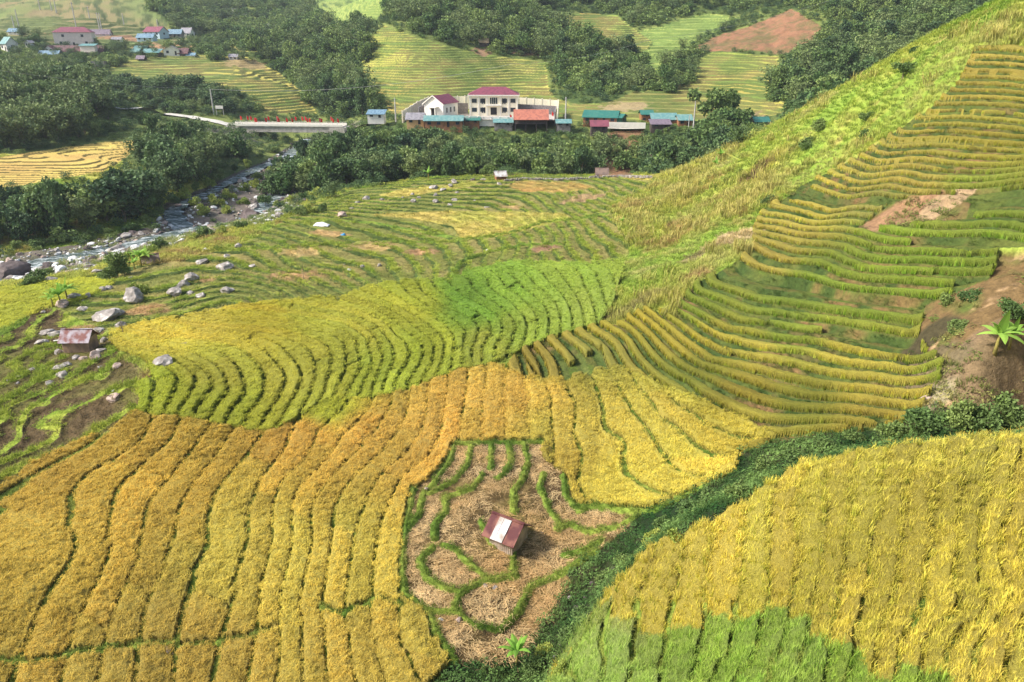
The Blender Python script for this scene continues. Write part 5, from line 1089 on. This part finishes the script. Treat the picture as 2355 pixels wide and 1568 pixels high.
WM = {'cream': plast('cream_plaster', lin(244,234,208)), 'white': plast('white_plaster', lin(234,228,218)), 'pink': plast('pinkish_plaster', lin(238,220,208)), 'wood': sheet_mat('brown_boards', lin(150,104,70), lin(124,84,58), 12), 'grey': sheet_mat('grey_boards', lin(138,132,130), lin(108,102,100), 14),
      'green': sheet_mat('dark_green_sheet', lin(28,88,66), lin(34,98,74)), 'brown': plast('tan_plaster', lin(196,160,116)), 'dark': sheet_mat('dark_boards', lin(84,72,66), lin(64,56,52), 12), 'blue': plast('pale_blue_plaster', lin(190,210,220))}
M_trim = plast('white_trim', lin(240,234,220)); M_frame, _, _ = bsdf('dark_window_frame', lin(60,66,76), .5)
M_glass, _, _ = bsdf('window_glass', (.03, .045, .06), .12, .6); M_dark, _, _ = bsdf('dark_doorway', (.03, .028, .026), .8)
M_stonew = noise_mat('stone_masonry', lin(104,100,100), lin(160,154,150), 2.6, bump=1.2, c3=lin(130,124,122)); M_conc = noise_mat('weathered_concrete', lin(150,142,134), lin(196,188,178), .7, bump=.2)
def window(par, x, z, w, h, y, side=0, bars=1):
    w *= .9; h *= .9
    "frame and pane set just proud of the wall; side=0 front, 1 right wall"
    fr = bmesh.new(); t_ = .09
    def bb_(bm, a0, a1, z0, z1, o0, o1):
        bxx(bm, a0, a1, y-o1, y-o0, z0, z1) if side == 0 else bxx(bm, y+o0, y+o1, a0, a1, z0, z1)
    for q in ((x-w/2-t_, x-w/2, z, z+h), (x+w/2, x+w/2+t_, z, z+h), (x-w/2-t_, x+w/2+t_, z-t_, z), (x-w/2-t_, x+w/2+t_, z+h, z+h+t_)): bb_(fr, *q, .005, .09)
    for k in range(bars): xx = x-w/2+(k+1)*w/(bars+1); bb_(fr, xx-.035, xx+.035, z, z+h, .04, .075)
    f = part('window', fr, M_frame, par); pn = bmesh.new(); bb_(pn, x-w/2, x+w/2, z, z+h, .005, .035); part('pane', pn, M_glass, f)
def roof_bm(kind, W, D, z, rise, ov, th=.12):
    bm = bmesh.new(); w, d = W/2+ov, D/2+ov
    if kind == 'gable':
        sl_ = rise/(D/2); zo = z-ov*sl_
        prof = [(-d, zo), (0, z+rise), (d, zo)]
        a = [[bm.verts.new((x, y, zz)) for y, zz in prof]+[bm.verts.new((x, y, zz-th)) for y, zz in prof[::-1]] for x in (-w, w)]
        for k in range(6): bm.faces.new((a[0][k], a[0][(k+1) % 6], a[1][(k+1) % 6], a[1][k]))
        bm.faces.new(a[0][::-1][:]); bm.faces.new(a[1])
    elif kind == 'gable_y':
        sl_ = rise/(W/2); zo = z-ov*sl_; prof = [(-w, zo), (0, z+rise), (w, zo)]
        a = [[bm.verts.new((x, y, zz)) for x, zz in prof]+[bm.verts.new((x, y, zz-th)) for x, zz in prof[::-1]] for y in (-d, d)]
        for k in range(6): bm.faces.new((a[0][k], a[0][(k+1) % 6], a[1][(k+1) % 6], a[1][k]))
        bm.faces.new(a[0]); bm.faces.new(a[1][::-1])
    elif kind == 'hip':
        rl = max(W/2-D/2*.95, .3); v = [bm.verts.new(p) for p in ((-w,-d,z),(w,-d,z),(w,d,z),(-w,d,z),(-rl,0,z+rise),(rl,0,z+rise))]
        for f in ((0,1,5,4),(1,2,5),(2,3,4,5),(3,0,4),(3,2,1,0)): bm.faces.new([v[k] for k in f])
    else:
        v = [(-w,-d,z),(w,-d,z),(w,d,z+rise),(-w,d,z+rise)]; a = [bm.verts.new(p) for p in v]+[bm.verts.new((p[0], p[1], p[2]-th)) for p in v]
        for f in ((0,1,2,3),(7,6,5,4),(0,4,5,1),(1,5,6,2),(2,6,7,3),(3,7,4,0)): bm.faces.new([a[k] for k in f])
    return bm
PROT = []
def gables(par, kind, W, D, z, rise, wm):
    if kind == 'gable':
        for x in (-W/2+.01, W/2-.13):
            bm = bmesh.new()
            a = [bm.verts.new((x+q, y, zz)) for q in (0, .12) for y, zz in ((-D/2+.02, z), (D/2-.02, z), (0, z+rise-.12))]
            bm.faces.new(a[:3]); bm.faces.new(a[3:]); 
            for k in range(3): bm.faces.new((a[k], a[(k+1) % 3], a[3+(k+1) % 3], a[3+k]))
            part('gable', bm, wm, par)
    elif kind == 'gable_y':
        for y in (-D/2+.01, D/2-.13):
            bm = bmesh.new()
            a = [bm.verts.new((x, y+q, zz)) for q in (0, .12) for x, zz in ((-W/2+.02, z), (W/2-.02, z), (0, z+rise-.12))]
            bm.faces.new(a[:3]); bm.faces.new(a[3:])
            for k in range(3): bm.faces.new((a[k], a[(k+1) % 3], a[3+(k+1) % 3], a[3+k]))
            part('gable', bm, wm, par)
def house(u0, u1, vt, vb, roof, rc, wc, label, rf=.5, D=6, rz=0, name='house', wins=2, door=True, ov=.5, stilts=0, Yd=None, cat='house', storeys=1, group='village houses'):
    um = (u0+u1)/2; x, y, z = hit(um, vb, 100) if Yd is None else at(um, vb, Yd)
    dist = math.sqrt(x*x+y*y+(CAMZ-z)**2); k = dist/FPX; W = (u1-u0)*k; Ht = (vb-vt)*k; c, s = abs(math.cos(rz)), abs(math.sin(rz))
    W = max((W-2*ov-D*s*.9)/max(c, .3), 2.0) if rz else max(W-2*ov, 1.5)
    rise = max(.35, Ht*rf-.105*D/2); hw = Ht-rise-.08*D
    e = empty(name, (x, y+D/2, z), rz); wm = WM[wc]; PROT.append((u0-2, u1+2, vb-1, y))
    if stilts:
        for px in np.linspace(-W/2+.2, W/2-.2, 4):
            for py in (-D/2+.2, D/2-.2): bxp('post', [(px-.12, px+.12, py-.12, py+.12, -1.5, hw)], WM['dark'], e)
        bxp('floor', [(-W/2, W/2, -D/2, D/2, hw*.38, hw*.45)], WM['dark'], e); bxp('wall', [(-W/2+.3, W/2-.3, -D/2+1.2, D/2, hw*.45+.003, hw)], wm, e)
    else:
        bxp('wall', [(-W/2, W/2, -D/2, D/2, -2.2, hw)], wm, e)
        hs_ = hw/storeys
        for st in range(storeys):
            n_ = wins+(1 if door and st == 0 else 0)
            for q in range(n_):
                xx = -W/2+W*(q+.5)/n_
                if door and st == 0 and q == n_//2: bxp('door', [(xx-.45, xx+.45, -D/2-.05, -D/2-.004, .02, min(2.1, hs_*.8))], M_dark, e)
                else: window(e, xx, st*hs_+hs_*.38, min(1.2, W/n_*.5), min(1.2, hs_*.4), -D/2)
        if rz > .1 or rz < -.1:
            window(e, 0, hw*.4, min(1.2, D*.3), min(1.2, hw*.35), W/2, side=1)
    part('roof', roof_bm(roof, W, D, hw+.01, rise, ov), RM[rc], e); gables(e, roof, W, D, hw, rise, wm)
    tag(e, label, cat, group); return e, W, hw
for u0, u1, vt, vb, roof, rc, wc, lab, kw in HS: house(u0, u1, vt, vb, roof, rc, wc, lab, **kw)
# school
sx, sy, sz = at(1135, 264, 292); k = 292/1.043/FPX; sch = empty('school', (sx, sy+5, sz)); W, D, hw = 116*k-.8, 10, 41*k
bxp('wall', [(-W/2, W/2, -D/2, D/2, -3, hw)], WM['cream'], sch)
part('roof', roof_bm('hip', W, D, hw+.46, 2.6, .55), RM['maroon'], sch)
bxp('cornice', [(-W/2-.6, W/2+.6, -D/2-.6, D/2+.6, hw+.003, hw+.455)], M_trim, sch)
for q in (-W/2+.25, -W/2+3.55, -W/2+6.7, W/2-6.7, W/2-3.55, W/2-.25): bxp('pilaster', [(q-.22, q+.22, -D/2-.18, -D/2-.003, -2, hw)], M_trim, sch)
bxp('balcony', [(-3.1, 3.1, -D/2-.9, -D/2-.004, hw*.48, hw*.56)], M_trim, sch)
for st, z0 in ((0, .9), (1, hw*.5+.75)):
    for q in (-W/2+1.9, -W/2+5.1, W/2-5.1, W/2-1.9): window(sch, q, z0+.3, 1.9, 1.45, -D/2, bars=2)
    for q in (-3.9, 3.9): window(sch, q-.4, z0-.1, .38, 2.0, -D/2, bars=0); window(sch, q+.4, z0-.1, .38, 2.0, -D/2, bars=0)
for q in (-1.1, -.35, .35, 1.1): window(sch, q, hw*.60, .42, 2.3, -D/2, bars=0)
bxp('door', [(-1.2, 1.2, -D/2-.06, -D/2-.004, .02, 2.7)], M_dark, sch)
tag(sch, 'two storey cream school with a maroon hipped roof inside a walled yard', 'school'); PROT.append((1070, 1200, 285, sy-12))
# gabled hall
hx, hy, hz = at(1012, 266, 286); hall = empty('hall', (hx, hy+5, hz), -.45); W, D, hw = 8.2, 11, 4.6
hallp = bxp('wall', [(-W/2, W/2, -D/2, D/2, -3, hw)], WM['white'], hall); part('roof', roof_bm('gable_y', W, D, hw, 2.6, .5), RM['maroon'], hall); gables(hall, 'gable_y', W, D, hw, 2.6, M_trim)
bm = bmesh.new()
for sgn in (-1, 1):
    a = [bm.verts.new(p) for p in ((0, -D/2-.62, hw+2.75), (sgn*(W/2+.6), -D/2-.62, hw-.45), (sgn*(W/2+.6), -D/2-.52, hw-.45), (0, -D/2-.52, hw+2.75), (0, -D/2-.62, hw+2.35), (sgn*(W/2+.6), -D/2-.62, hw-.85), (sgn*(W/2+.6), -D/2-.52, hw-.85), (0, -D/2-.52, hw+2.35))]
    for f in ((0,1,2,3),(7,6,5,4),(0,4,5,1),(3,2,6,7),(1,5,6,2)): bm.faces.new([a[q] for q in f])
part('gable_trim', bm, M_trim, hall)
por = bxp('porch', [(-2, -1.7, -D/2-2.2, -D/2-1.9, -2, 3), (1.7, 2, -D/2-2.2, -D/2-1.9, -2, 3), (-2.2, 2.2, -D/2-2.3, -D/2-.01, 3.003, 3.3)], M_trim, hall)
bxp('door', [(-1.1, 1.1, -D/2-.06, -D/2-.004, .02, 2.6)], M_dark, hall)
for q in (-2.8, 0, 2.8): window(hall, q, 1.1, .9, 1.8, W/2, side=1)
tag(hall, 'small white gabled hall with a maroon roof left of the school', 'hall', 'village houses'); PROT.append((978, 1056, 270, hy-6))
# walls of the yard
def wall_run(name, pts, h, th, mat, label, post=None, cat='wall', Zd=0):
    x0 = Vector(pts[0]); e = empty(name, x0); bm = bmesh.new(); pb = bmesh.new()
    for a, b_ in zip(pts[:-1], pts[1:]):
        a, b_ = Vector(a)-x0, Vector(b_)-x0; d = (b_-a); L = d.xy.length; n_ = Vector((-d.y, d.x, 0)).normalized()*th/2
        vs = [a+n_-Vector((0,0,Zd)), a-n_-Vector((0,0,Zd)), b_-n_-Vector((0,0,Zd)), b_+n_-Vector((0,0,Zd))]; vs += [p+Vector((0,0,h+Zd)) for p in vs]; v = [bm.verts.new(p) for p in vs]
        for f in ((0,1,2,3),(7,6,5,4),(0,4,5,1),(1,5,6,2),(2,6,7,3),(3,7,4,0)): bm.faces.new([v[q] for q in f])
        if post:
            for q in np.arange(0, L, post): p = a+d*(q/L); bxx(pb, p.x-.22, p.x+.22, p.y-.22, p.y+.22, p.z-Zd, p.z+h+.3)
    part('wall', bm, mat, e)
    if post: part('pillars', pb, mat, e)
    else: pb.free()
    tag(e, label, cat); return e
A_ = lambda u, v, Y: at(u, v, Y)
wall_run('perimeter_wall', [A_(925,268,284), A_(945,256,290), A_(960,246,296), A_(985,235,304), A_(1052,233,308), A_(1078,232,308)], 1.9, .2, WM['cream'], 'cream yard wall climbing in steps left of the school', 3.0, Zd=3)
wall_run('perimeter_wall', [A_(1192,236,306), A_(1284,243,302), A_(1281,276,276)], 2.0, .2, WM['cream'], 'cream yard wall behind and right of the school', 3.2, Zd=1.2)
wall_run('retaining_wall', [A_(962,262,288), A_(990,250,297), A_(1076,252,301)], 2.4, .5, M_stonew, 'grey stone retaining wall behind the gabled hall', Zd=2)
wall_run('retaining_wall', [A_(1190,257,299), A_(1278,262,295), A_(1276,276,279)], 2.9, .5, M_stonew, 'grey stone retaining wall between school and orange roofed stilt house', Zd=2)
wall_run('gate_wall', [A_(1060,278,278), A_(1110,277,279), A_(1180,277,279)], 1.2, .2, WM['white'], 'low white front wall of the school yard', 3, Zd=2)
yb = bmesh.new(); yv = [yb.verts.new(A_(*p)) for p in ((960,272,279),(1180,276,278),(1276,276,278),(1276,262,297),(1190,262,299),(1060,262,299),(985,262,293))]; yb.faces.new(yv)
y_ = bm_mesh('school_yard', yb, M_conc); yo = bpy.data.objects.new('school_yard', y_); COL.objects.link(yo); tag(yo, kind='structure')
# huts
def hut(loc, W, D, hw, rise, rz, roofm, wallm, label, strips=None, name='hut', ov=.35):
    e = empty(name, loc, rz); bxp('wall', [(-W/2, W/2, -D/2, D/2, -.35, hw)], wallm, e); rf_ = part('roof', roof_bm('gable', W, D, hw+.01, rise, ov, .05), roofm, e); gables(e, 'gable', W, D, hw, rise, WM['dark'])
    bm = bmesh.new()
    for q in np.arange(-W/2+.06, W/2, .17): bxx(bm, q, q+.11, -D/2-.035, -D/2-.003, -.3, hw-.02)
    for q in np.arange(-D/2+.06, D/2, .17): bxx(bm, W/2+.003, W/2+.035, q, q+.11, -.3, hw-.02)
    part('planks', bm, wallm, e)
    if strips:
        sl_ = rise/(D/2); d = D/2+ov
        for x0, x1 in strips:
            bm = bmesh.new(); a = [bm.verts.new(p) for p in ((x0, -d-.03, hw+.01-ov*sl_+.02), (x1, -d-.03, hw+.01-ov*sl_+.02), (x1, -.02, hw+rise+.03), (x0, -.02, hw+rise+.03))]; a2 = [bm.verts.new(q.co+Vector((0, 0, .025))) for q in a]
            bm.faces.new(a[::-1]); bm.faces.new(a2)
            for k in range(4): bm.faces.new((a[k], a[(k+1) % 4], a2[(k+1) % 4], a2[k]))
            part('white_roof_panel', bm, RM['white'], rf_)
    bm = bmesh.new(); bxx(bm, -W/2-ov-.02, W/2+ov+.02, -.12, .12, hw+rise+.01, hw+rise+.06); part('ridge_cap', bm, roofm, e)
    tag(e, label, 'hut'); return e
M_maroon = sheet_mat('maroon_hut_sheet', lin(92,46,46), lin(136,88,74), 12); M_slat = sheet_mat('pale_bamboo_slats', lin(206,186,166), lin(166,146,128), 22)
def gpos(u, v, ymin=14): x, y, z = hit(u, v, ymin); j, i = idx_of(*AB(x, y)); return (x, y, float(Z[j, i]))
hut(gpos(1168, 1243), 1.95, 2.15, 1.2, .8, -.56, M_maroon, M_slat, 'small slatted hut with a maroon and white metal roof in the straw strewn clearing', [(-.62, -.26), (-.22, .40)], ov=.42)
hut(tuple(np.array(gpos(181, 806))+[0, .6, .45]), 3.0, 2.2, 1.25, .95, .03, RM['rust'], sheet_mat('weathered_planks', lin(176,146,120), lin(140,116,98), 14), 'plank hut with a rusty streaked corrugated roof among boulders at left', ov=.3)
hut(gpos(1150, 411, 60), 2.5, 2.2, 1.1, .9, .25, RM['white'], WM['wood'], 'tiny hut with a white metal roof at the plateau edge')
hut(gpos(1383, 403, 60), 2.9, 2.2, .9, 1.2, 0, RM['brown'], WM['dark'], 'brown roofed hut standing before the red clay bank')
hut(gpos(347, 604, 60), 2.2, 1.8, .6, .9, .5, RM['brown'], WM['dark'], 'squat brown lean-to hut above the river beside banana plants')
hut(gpos(1112, 106, 200), 4.6, 3.4, 1.8, 1.8, .1, RM['thatch'], WM['dark'], 'thatched field hut at the foot of the hilltop wood')
e = empty('plank_pen', gpos(229, 153, 200), .05); bxp('wall', [(-3.6, 3.6, -1.2, -1.1, 0, 2.6), (-3.6, -3.5, -1.1, 1.2, 0, 2.6), (3.5, 3.6, -1.1, 1.2, 0, 2.6), (-3.5, 3.5, 1.1, 1.2, 0, 2.6)], WM['grey'], e); bxp('post', [(q-.1, q+.1, -1.3, -1.203, -.5, 2.9) for q in (-3.4, -1.1, 1.1, 3.4)], WM['dark'], e); tag(e, 'grey plank pen on posts below the long dark roofed farmhouse', 'pen')
# bridge
P0, P1 = Vector(A_(533, 287, 302)), Vector(A_(792, 289.5, 298)); L = (P1-P0).length; br = empty('road_bridge', P0, math.atan2(P1.y-P0.y, P1.x-P0.x)); dz = (P1.z-P0.z)
q = math.asin(dz/L); br.rotation_euler = (0, -q, br.rotation_euler.z)
bxp('deck', [(0, L, -3.2, 3.2, -.35, 0)], M_conc, br); bxp('kerb', [(0, L, -3.35, -3.0, .003, .75)], M_trim, br); bxp('kerb', [(0, L, 3.0, 3.35, .003, .75)], M_trim, br)
bxp('girder', [(4.5, L-5, -2.9, -2.2, -2.3, -.353), (4.5, L-5, 2.2, 2.9, -2.3, -.353), (4.5, L-5, -.35, .35, -2.3, -.353)], M_conc, br)
bxp('abutment', [(-2, 4.5, -3.6, 3.6, -6.5, -.353)], M_conc, br); bxp('abutment', [(L-5, L+1, -3.6, 3.6, -4.6, -.353)], M_conc, br); bxp('pier', [(7.2, 9.8, -3, 3, -7.8, -2.303)], M_conc, br)
for sy_ in (-3.2, 3.2): bxp('railing', [(0, L, sy_-.04, sy_+.04, 1.05, 1.13)]+[(q, q+.1, sy_-.05, sy_+.05, .753, 1.05) for q in np.arange(.2, L, 2.2)], M_trim, br)
tag(br, 'concrete road bridge with white kerbs crossing the river gorge', 'bridge'); PROT.append((525, 800, 303, 296))
M_red, _, _ = bsdf('red_flag_cloth', lin(214,44,36), .7); M_pole = plast('galvanised_pole', lin(186,182,176))
fl = bmesh.new(); nseg = 6
for a in range(nseg): 
    x0, x1 = .04+a*.12, .04+(a+1)*.12; y0, y1 = .08*math.sin(a*1.4), .08*math.sin((a+1)*1.4)
    v = [fl.verts.new(p) for p in ((x0, y0, 1.0-.12*a*.4), (x1, y1, 1.0-.12*(a+1)*.4), (x1, y1, 2.5-.18*(a+1)*.5), (x0, y0, 2.5-.18*a*.5), (x0, y0+.02, 1.0-.12*a*.4), (x1, y1+.02, 1.0-.12*(a+1)*.4), (x1, y1+.02, 2.5-.18*(a+1)*.5), (x0, y0+.02, 2.5-.18*a*.5))]
    for f in ((0,1,2,3),(7,6,5,4),(0,4,5,1),(3,2,6,7),(1,5,6,2),(0,3,7,4)): fl.faces.new([v[q] for q in f])
flm = bm_mesh('cloth', fl, M_red); pm = bmesh.new(); tube_bm(pm, [(0, 0, 0), (0, 0, 2.7)], [.035, .03], 6); pmm = bm_mesh('pole', pm, M_pole)
FX = [62,128,160,255,268,337,360,428,476,487,565,608,618,675,708,766,790,890,903,963,1015,1063]
for n_, fx in enumerate(FX):
    u = 533.3+fx*.2323; f = (u-533)/(792-533); side = 3.2 if n_ in (0, 1, 2, 5, 7, 11, 13, 14, 19) else -3.2
    p = P0.lerp(P1, f); e = empty('flag', (p.x, p.y+side, p.z+1.0*0+.76), rt.uniform(-.5, .5))
    for nm, me in (('cloth', flm), ('pole', pmm)): o = bpy.data.objects.new(nm, me); COL.objects.link(o); o.parent = e
    tag(e, 'red flag on a thin pole, '+('leftmost' if n_ == 0 else 'rightmost' if n_ == len(FX)-1 else ordw(n_+1)+' from the left')+' on the bridge rails', 'flag', 'red flags on the bridge')
for n_, (u, v, Y) in enumerate([(925,284,286),(1172,279,279),(1192,280,279),(1268,272,290)]):
    e = empty('flag', A_(u, v, Y)); 
    for nm, me in (('cloth', flm), ('pole', pmm)): o = bpy.data.objects.new(nm, me); COL.objects.link(o); o.parent = e
    tag(e, ['red flag beside the tan roadside shed','red flag left of the orange roofed house','red flag at the corner of the orange roofed house','red flag by the right yard wall'][n_], 'flag', 'red flags about the village')
# roads
M_road = noise_mat('pale_concrete_road', lin(186,180,168), lin(210,204,192), .3, bump=.1, vec='Object')
def road(pts, w, ymin=200, lift=.35, name='road'):
    W_ = [Vector(hit(u, v, ymin)) if len(p_) == 2 else Vector(at(u, v, p_[2])) for p_ in pts for u, v in [p_[:2]]]; rows_ = []
    P2 = []
    for a, b_ in zip(W_[:-1], W_[1:]): P2 += [a.lerp(b_, k_/5) for k_ in range(5)]
    P2.append(W_[-1])
    for k_, p in enumerate(P2):
        a, b_ = P2[max(k_-1, 0)], P2[min(k_+1, len(P2)-1)]; d = (b_-a); d.z = 0; d.normalize(); n_ = Vector((-d.y, d.x, 0))*w/2; zz = max(Hs(*(p+n_).xy), Hs(*(p-n_).xy), Hs(*p.xy))+lift; c = Vector((p.x, p.y, zz)); rows_.append((c+n_, c-n_))
    return ribbon(name, rows_, M_road)
road([(235,250),(300,256),(370,264),(440,271),(500,278,304),(533,286,302.5)], 5.0)
road([(792,289,298),(830,290,296),(880,291,292)], 6, lift=.2)
road([(1380,289,276),(1430,290,274),(1482,291,273)], 3.5, lift=.5)
road([(575,10),(552,16),(537,24),(545,33),(562,40)], 5, lift=1.2, name='track'); road([(595,82),(612,74),(628,66),(622,60)], 5, lift=1.2, name='track')
wall_run('guard_wall', [A_(1385,287,272), A_(1484,289,270)], 1.0, .3, M_trim, 'low white guard wall above the red clay bank', Zd=1)
# poles and wires
def pole(u, v, vt, label, arm=1, Yd=None, grp='utility poles', r0=.16):
    x, y, z = hit(u, v, 150) if Yd is None else at(u, v, Yd); k_ = math.sqrt(x*x+y*y+(CAMZ-z)**2)/FPX; h = (v-vt)*k_*1.0; e = empty('utility_pole', (x, y, z))
    bm = bmesh.new(); tube_bm(bm, [(0, 0, -1), (0, 0, h)], [r0*1.5, r0], 8); part('mast', bm, M_pole, e)
    if arm: bxp('crossarm', [(-1.1, 1.1, -.08, .08, h-.7, h-.55)], M_frame, e)
    tag(e, label, 'pole', grp); return (x, y, z+h)
pt = pole(492, 263, 214, 'tall white pole by the road just before the bridge', r0=.24)
pole(1300, 277, 228, 'pole right of the school yard wall', Yd=280, r0=.2); p3 = pole(1594, 292, 237, 'tall pole beside the right teal roofed house', Yd=272, r0=.2); pole(1583, 290, 268, 'short pole left of the tall right pole', Yd=271, arm=0, r0=.12)
pole(910, 274, 230, 'pole left of the roadside sheds', Yd=284, r0=.2)
for k_, (u, v, vt, l) in enumerate([(179,80,25,'tallest pole behind the cream farmhouse'),(231,78,41,'left of the twin poles by the purple roof'),(236,79,42,'right of the twin poles by the purple roof'),(206,42,22,'short pole high above the purple roof'),(285,56,37,'lone pole on the hill above the village'),(365,74,51,'pole beside the red gabled farmhouse'),
      (92,20,4,'left pole at the top edge of the upper left hill'),(119,24,7,'middle pole at the top edge of the upper left hill'),(130,30,5,'right pole at the top edge of the upper left hill'),(33,64,44,'left pole near the highest blue roof'),(44,63,33,'right pole near the highest blue roof')]): pole(u, v, vt, l, arm=int(k_ < 4), r0=.22)
def cable(pts, sag, label, r0=.055):
    bm = bmesh.new(); P2 = []
    for a, b_ in zip(pts[:-1], pts[1:]):
        a, b_ = Vector(a), Vector(b_)
        for k_ in range(24): t_ = k_/24; p = a.lerp(b_, t_); p.z -= sag*4*t_*(1-t_); P2.append(p)
    P2.append(Vector(pts[-1])); tube_bm(bm, [tuple(p) for p in P2], [r0]*len(P2), 4); o = bpy.data.objects.new('cable', bm_mesh('cable', bm, M_pole)); COL.objects.link(o); tag(o, label, 'cable', 'overhead cables')
cable([A_(-150, 140, 200), pt], 1.5, 'overhead cable crossing the bamboo grove to the pole by the bridge')
cable([pt, A_(1177, 147, 300)], 4.0, 'overhead cable from the bridge pole to the central terraces')
cable([A_(1177, 147, 300), A_(1487, 93, 330), A_(1930, -6, 380)], 2.0, 'overhead cable rising over the ravine to the top right hill')
# board on posts, tarpaulin, stake, planks, stone walls
e = empty('signboard', A_(506, 262, 306)); bxp('board', [(-1.5, 1.5, -.05, .05, 2.0, 3.2)], WM['white'], e); bxp('post', [(-1.45, -1.3, .053, .2, -.5, 3.0)], M_pole, e); bxp('post', [(1.3, 1.45, .053, .2, -.5, 3.0)], M_pole, e); tag(e, 'blank white board on two posts right of the roadside pole', 'board')
M_tarp = noise_mat('white_tarpaulin', lin(220,222,226), lin(240,240,240), 2, bump=.4); M_bluet, _, _ = bsdf('blue_plastic', lin(60,140,190), .5)
bm = bmesh.new(); bmesh.ops.create_grid(bm, x_segments=24, y_segments=16, size=1)
for v in bm.verts:
    x, y = v.co.x, v.co.y; v.co = Vector((x*1.6, y*.9, max(.02, .62*(1-x*x)*(1-y*y)+.09*math.sin(x*9+y*4)*math.cos(y*7)+(.18 if abs(x) < .25 and y < 0 else 0)*-1)))
g = bmesh.ops.extrude_face_region(bm, geom=bm.faces[:]); bmesh.ops.translate(bm, verts=[q for q in g['geom'] if isinstance(q, bmesh.types.BMVert)], vec=(0, 0, .02))
o = bpy.data.objects.new('tarpaulin', bm_mesh('tarpaulin', bm, M_tarp, True)); COL.objects.link(o); o.location = gpos(738, 517, 60); tag(o, 'crumpled white tarpaulin lying over a heap on the cut terraces', 'tarpaulin')
bm = bmesh.new(); bmesh.ops.create_icosphere(bm, subdivisions=2, radius=.45)
for v in bm.verts: v.co = Vector((v.co.x*1.2, v.co.y, max(v.co.z, -.1)*.8*(1+.3*math.sin(v.co.x*9))))
o = bpy.data.objects.new('sack', bm_mesh('sack', bm, M_bluet, True)); COL.objects.link(o); o.location = gpos(789, 540, 60); tag(o, 'small blue plastic sack on the pale straw patch', 'sack')
bm = bmesh.new(); tube_bm(bm, [(0, 0, -.2), (.03, 0, 2.6)], [.05, .03], 6); o = bpy.data.objects.new('stake', bm_mesh('stake', bm, M_bark)); COL.objects.link(o); o.location = gpos(698, 640, 60); tag(o, 'thin wooden stake standing on the cut terraces', 'stake')
for k_, (u, v, rz, L_) in enumerate([(177,768,-.1,1.5),(165,766,.25,1.2),(142,780,.6,1.8)]):
    x, y, z = gpos(u, v, 40); bm = bmesh.new(); bxx(bm, -L_/2, L_/2, -.12, .12, 0, .06); bmesh.ops.bevel(bm, geom=bm.edges[:], offset=.012, segments=1); o = bpy.data.objects.new('plank', bm_mesh('plank', bm, M_trim)); COL.objects.link(o); o.location = (x, y, z+.12); o.rotation_euler = (.05, .05, rz); tag(o, ['white plank nearest the rusty roofed hut','short white plank behind the rusty roofed hut','longest white plank propped left of the rusty roofed hut'][k_], 'plank', 'loose white planks')
# bare tree by the boulders
bm = bmesh.new(); tube_bm(bm, [(0, 0, -.1), (.05, 0, .9), (-.05, .05, 2.0)], [.07, .05, .02], 6)
for q in range(9): z0 = .7+q*.14; an = q*2.4; tube_bm(bm, [(0, 0, z0), (math.cos(an)*.35, math.sin(an)*.35, z0+.35), (math.cos(an)*.55, math.sin(an)*.5, z0+.75)], [.03, .018, .006], 4)
o = bpy.data.objects.new('bare_tree', bm_mesh('bare_tree', bm, M_bark)); COL.objects.link(o); o.location = gpos(283, 768, 40); tag(o, 'small leafless tree among the boulders right of the rusty roofed hut', 'tree')
def stone_wall(pts, label, h=.55):
    W_ = [Vector(gpos(u, v, 60)) for u, v in pts]; bm = bmesh.new(); r_ = random.Random(len(label))
    for a, b_ in zip(W_[:-1], W_[1:]):
        n_ = int((b_-a).length/.32)
        for k_ in range(n_):
            for lv in range(2):
                p = a.lerp(b_, k_/n_)+Vector((r_.gauss(0, .08), r_.gauss(0, .08), .1+lv*.3)); s_ = r_.uniform(.16, .30); g_ = bmesh.ops.create_icosphere(bm, subdivisions=1, radius=s_, matrix=Matrix.Translation(p))
                for v in g_['verts']: v.co = p+(v.co-p)*r_.uniform(.75, 1.15)
    o = bpy.data.objects.new('stone_wall', bm_mesh('stone_wall', bm, M_rock)); COL.objects.link(o); tag(o, label, 'stone wall')
stone_wall([(1160,417),(1200,413),(1280,414),(1330,412),(1352,411)], 'low dry stone wall along the far edge of the tan plot'); stone_wall([(1355,410),(1420,406),(1500,408)], 'low dry stone wall right of the brown roofed hut')
# ------------------------------------------------------------ air
bm = bmesh.new(); bxx(bm, -1300, 1300, -60, 1500, Z.min()-2, float(Z.max())+40)
m = bpy.data.materials.new('haze_air'); m.use_nodes = True; t = m.node_tree; t.nodes.remove(t.nodes['Principled BSDF'])
pv = t.nodes.new('ShaderNodeVolumePrincipled'); pv.inputs['Color'].default_value = (.80, .88, 1, 1); pv.inputs['Density'].default_value = .00013; pv.inputs['Anisotropy'].default_value = .2
t.links.new(pv.outputs[0], t.nodes['Material Output'].inputs['Volume'])
o = bpy.data.objects.new('haze', bm_mesh('haze', bm, m)); COL.objects.link(o); tag(o, kind='stuff')
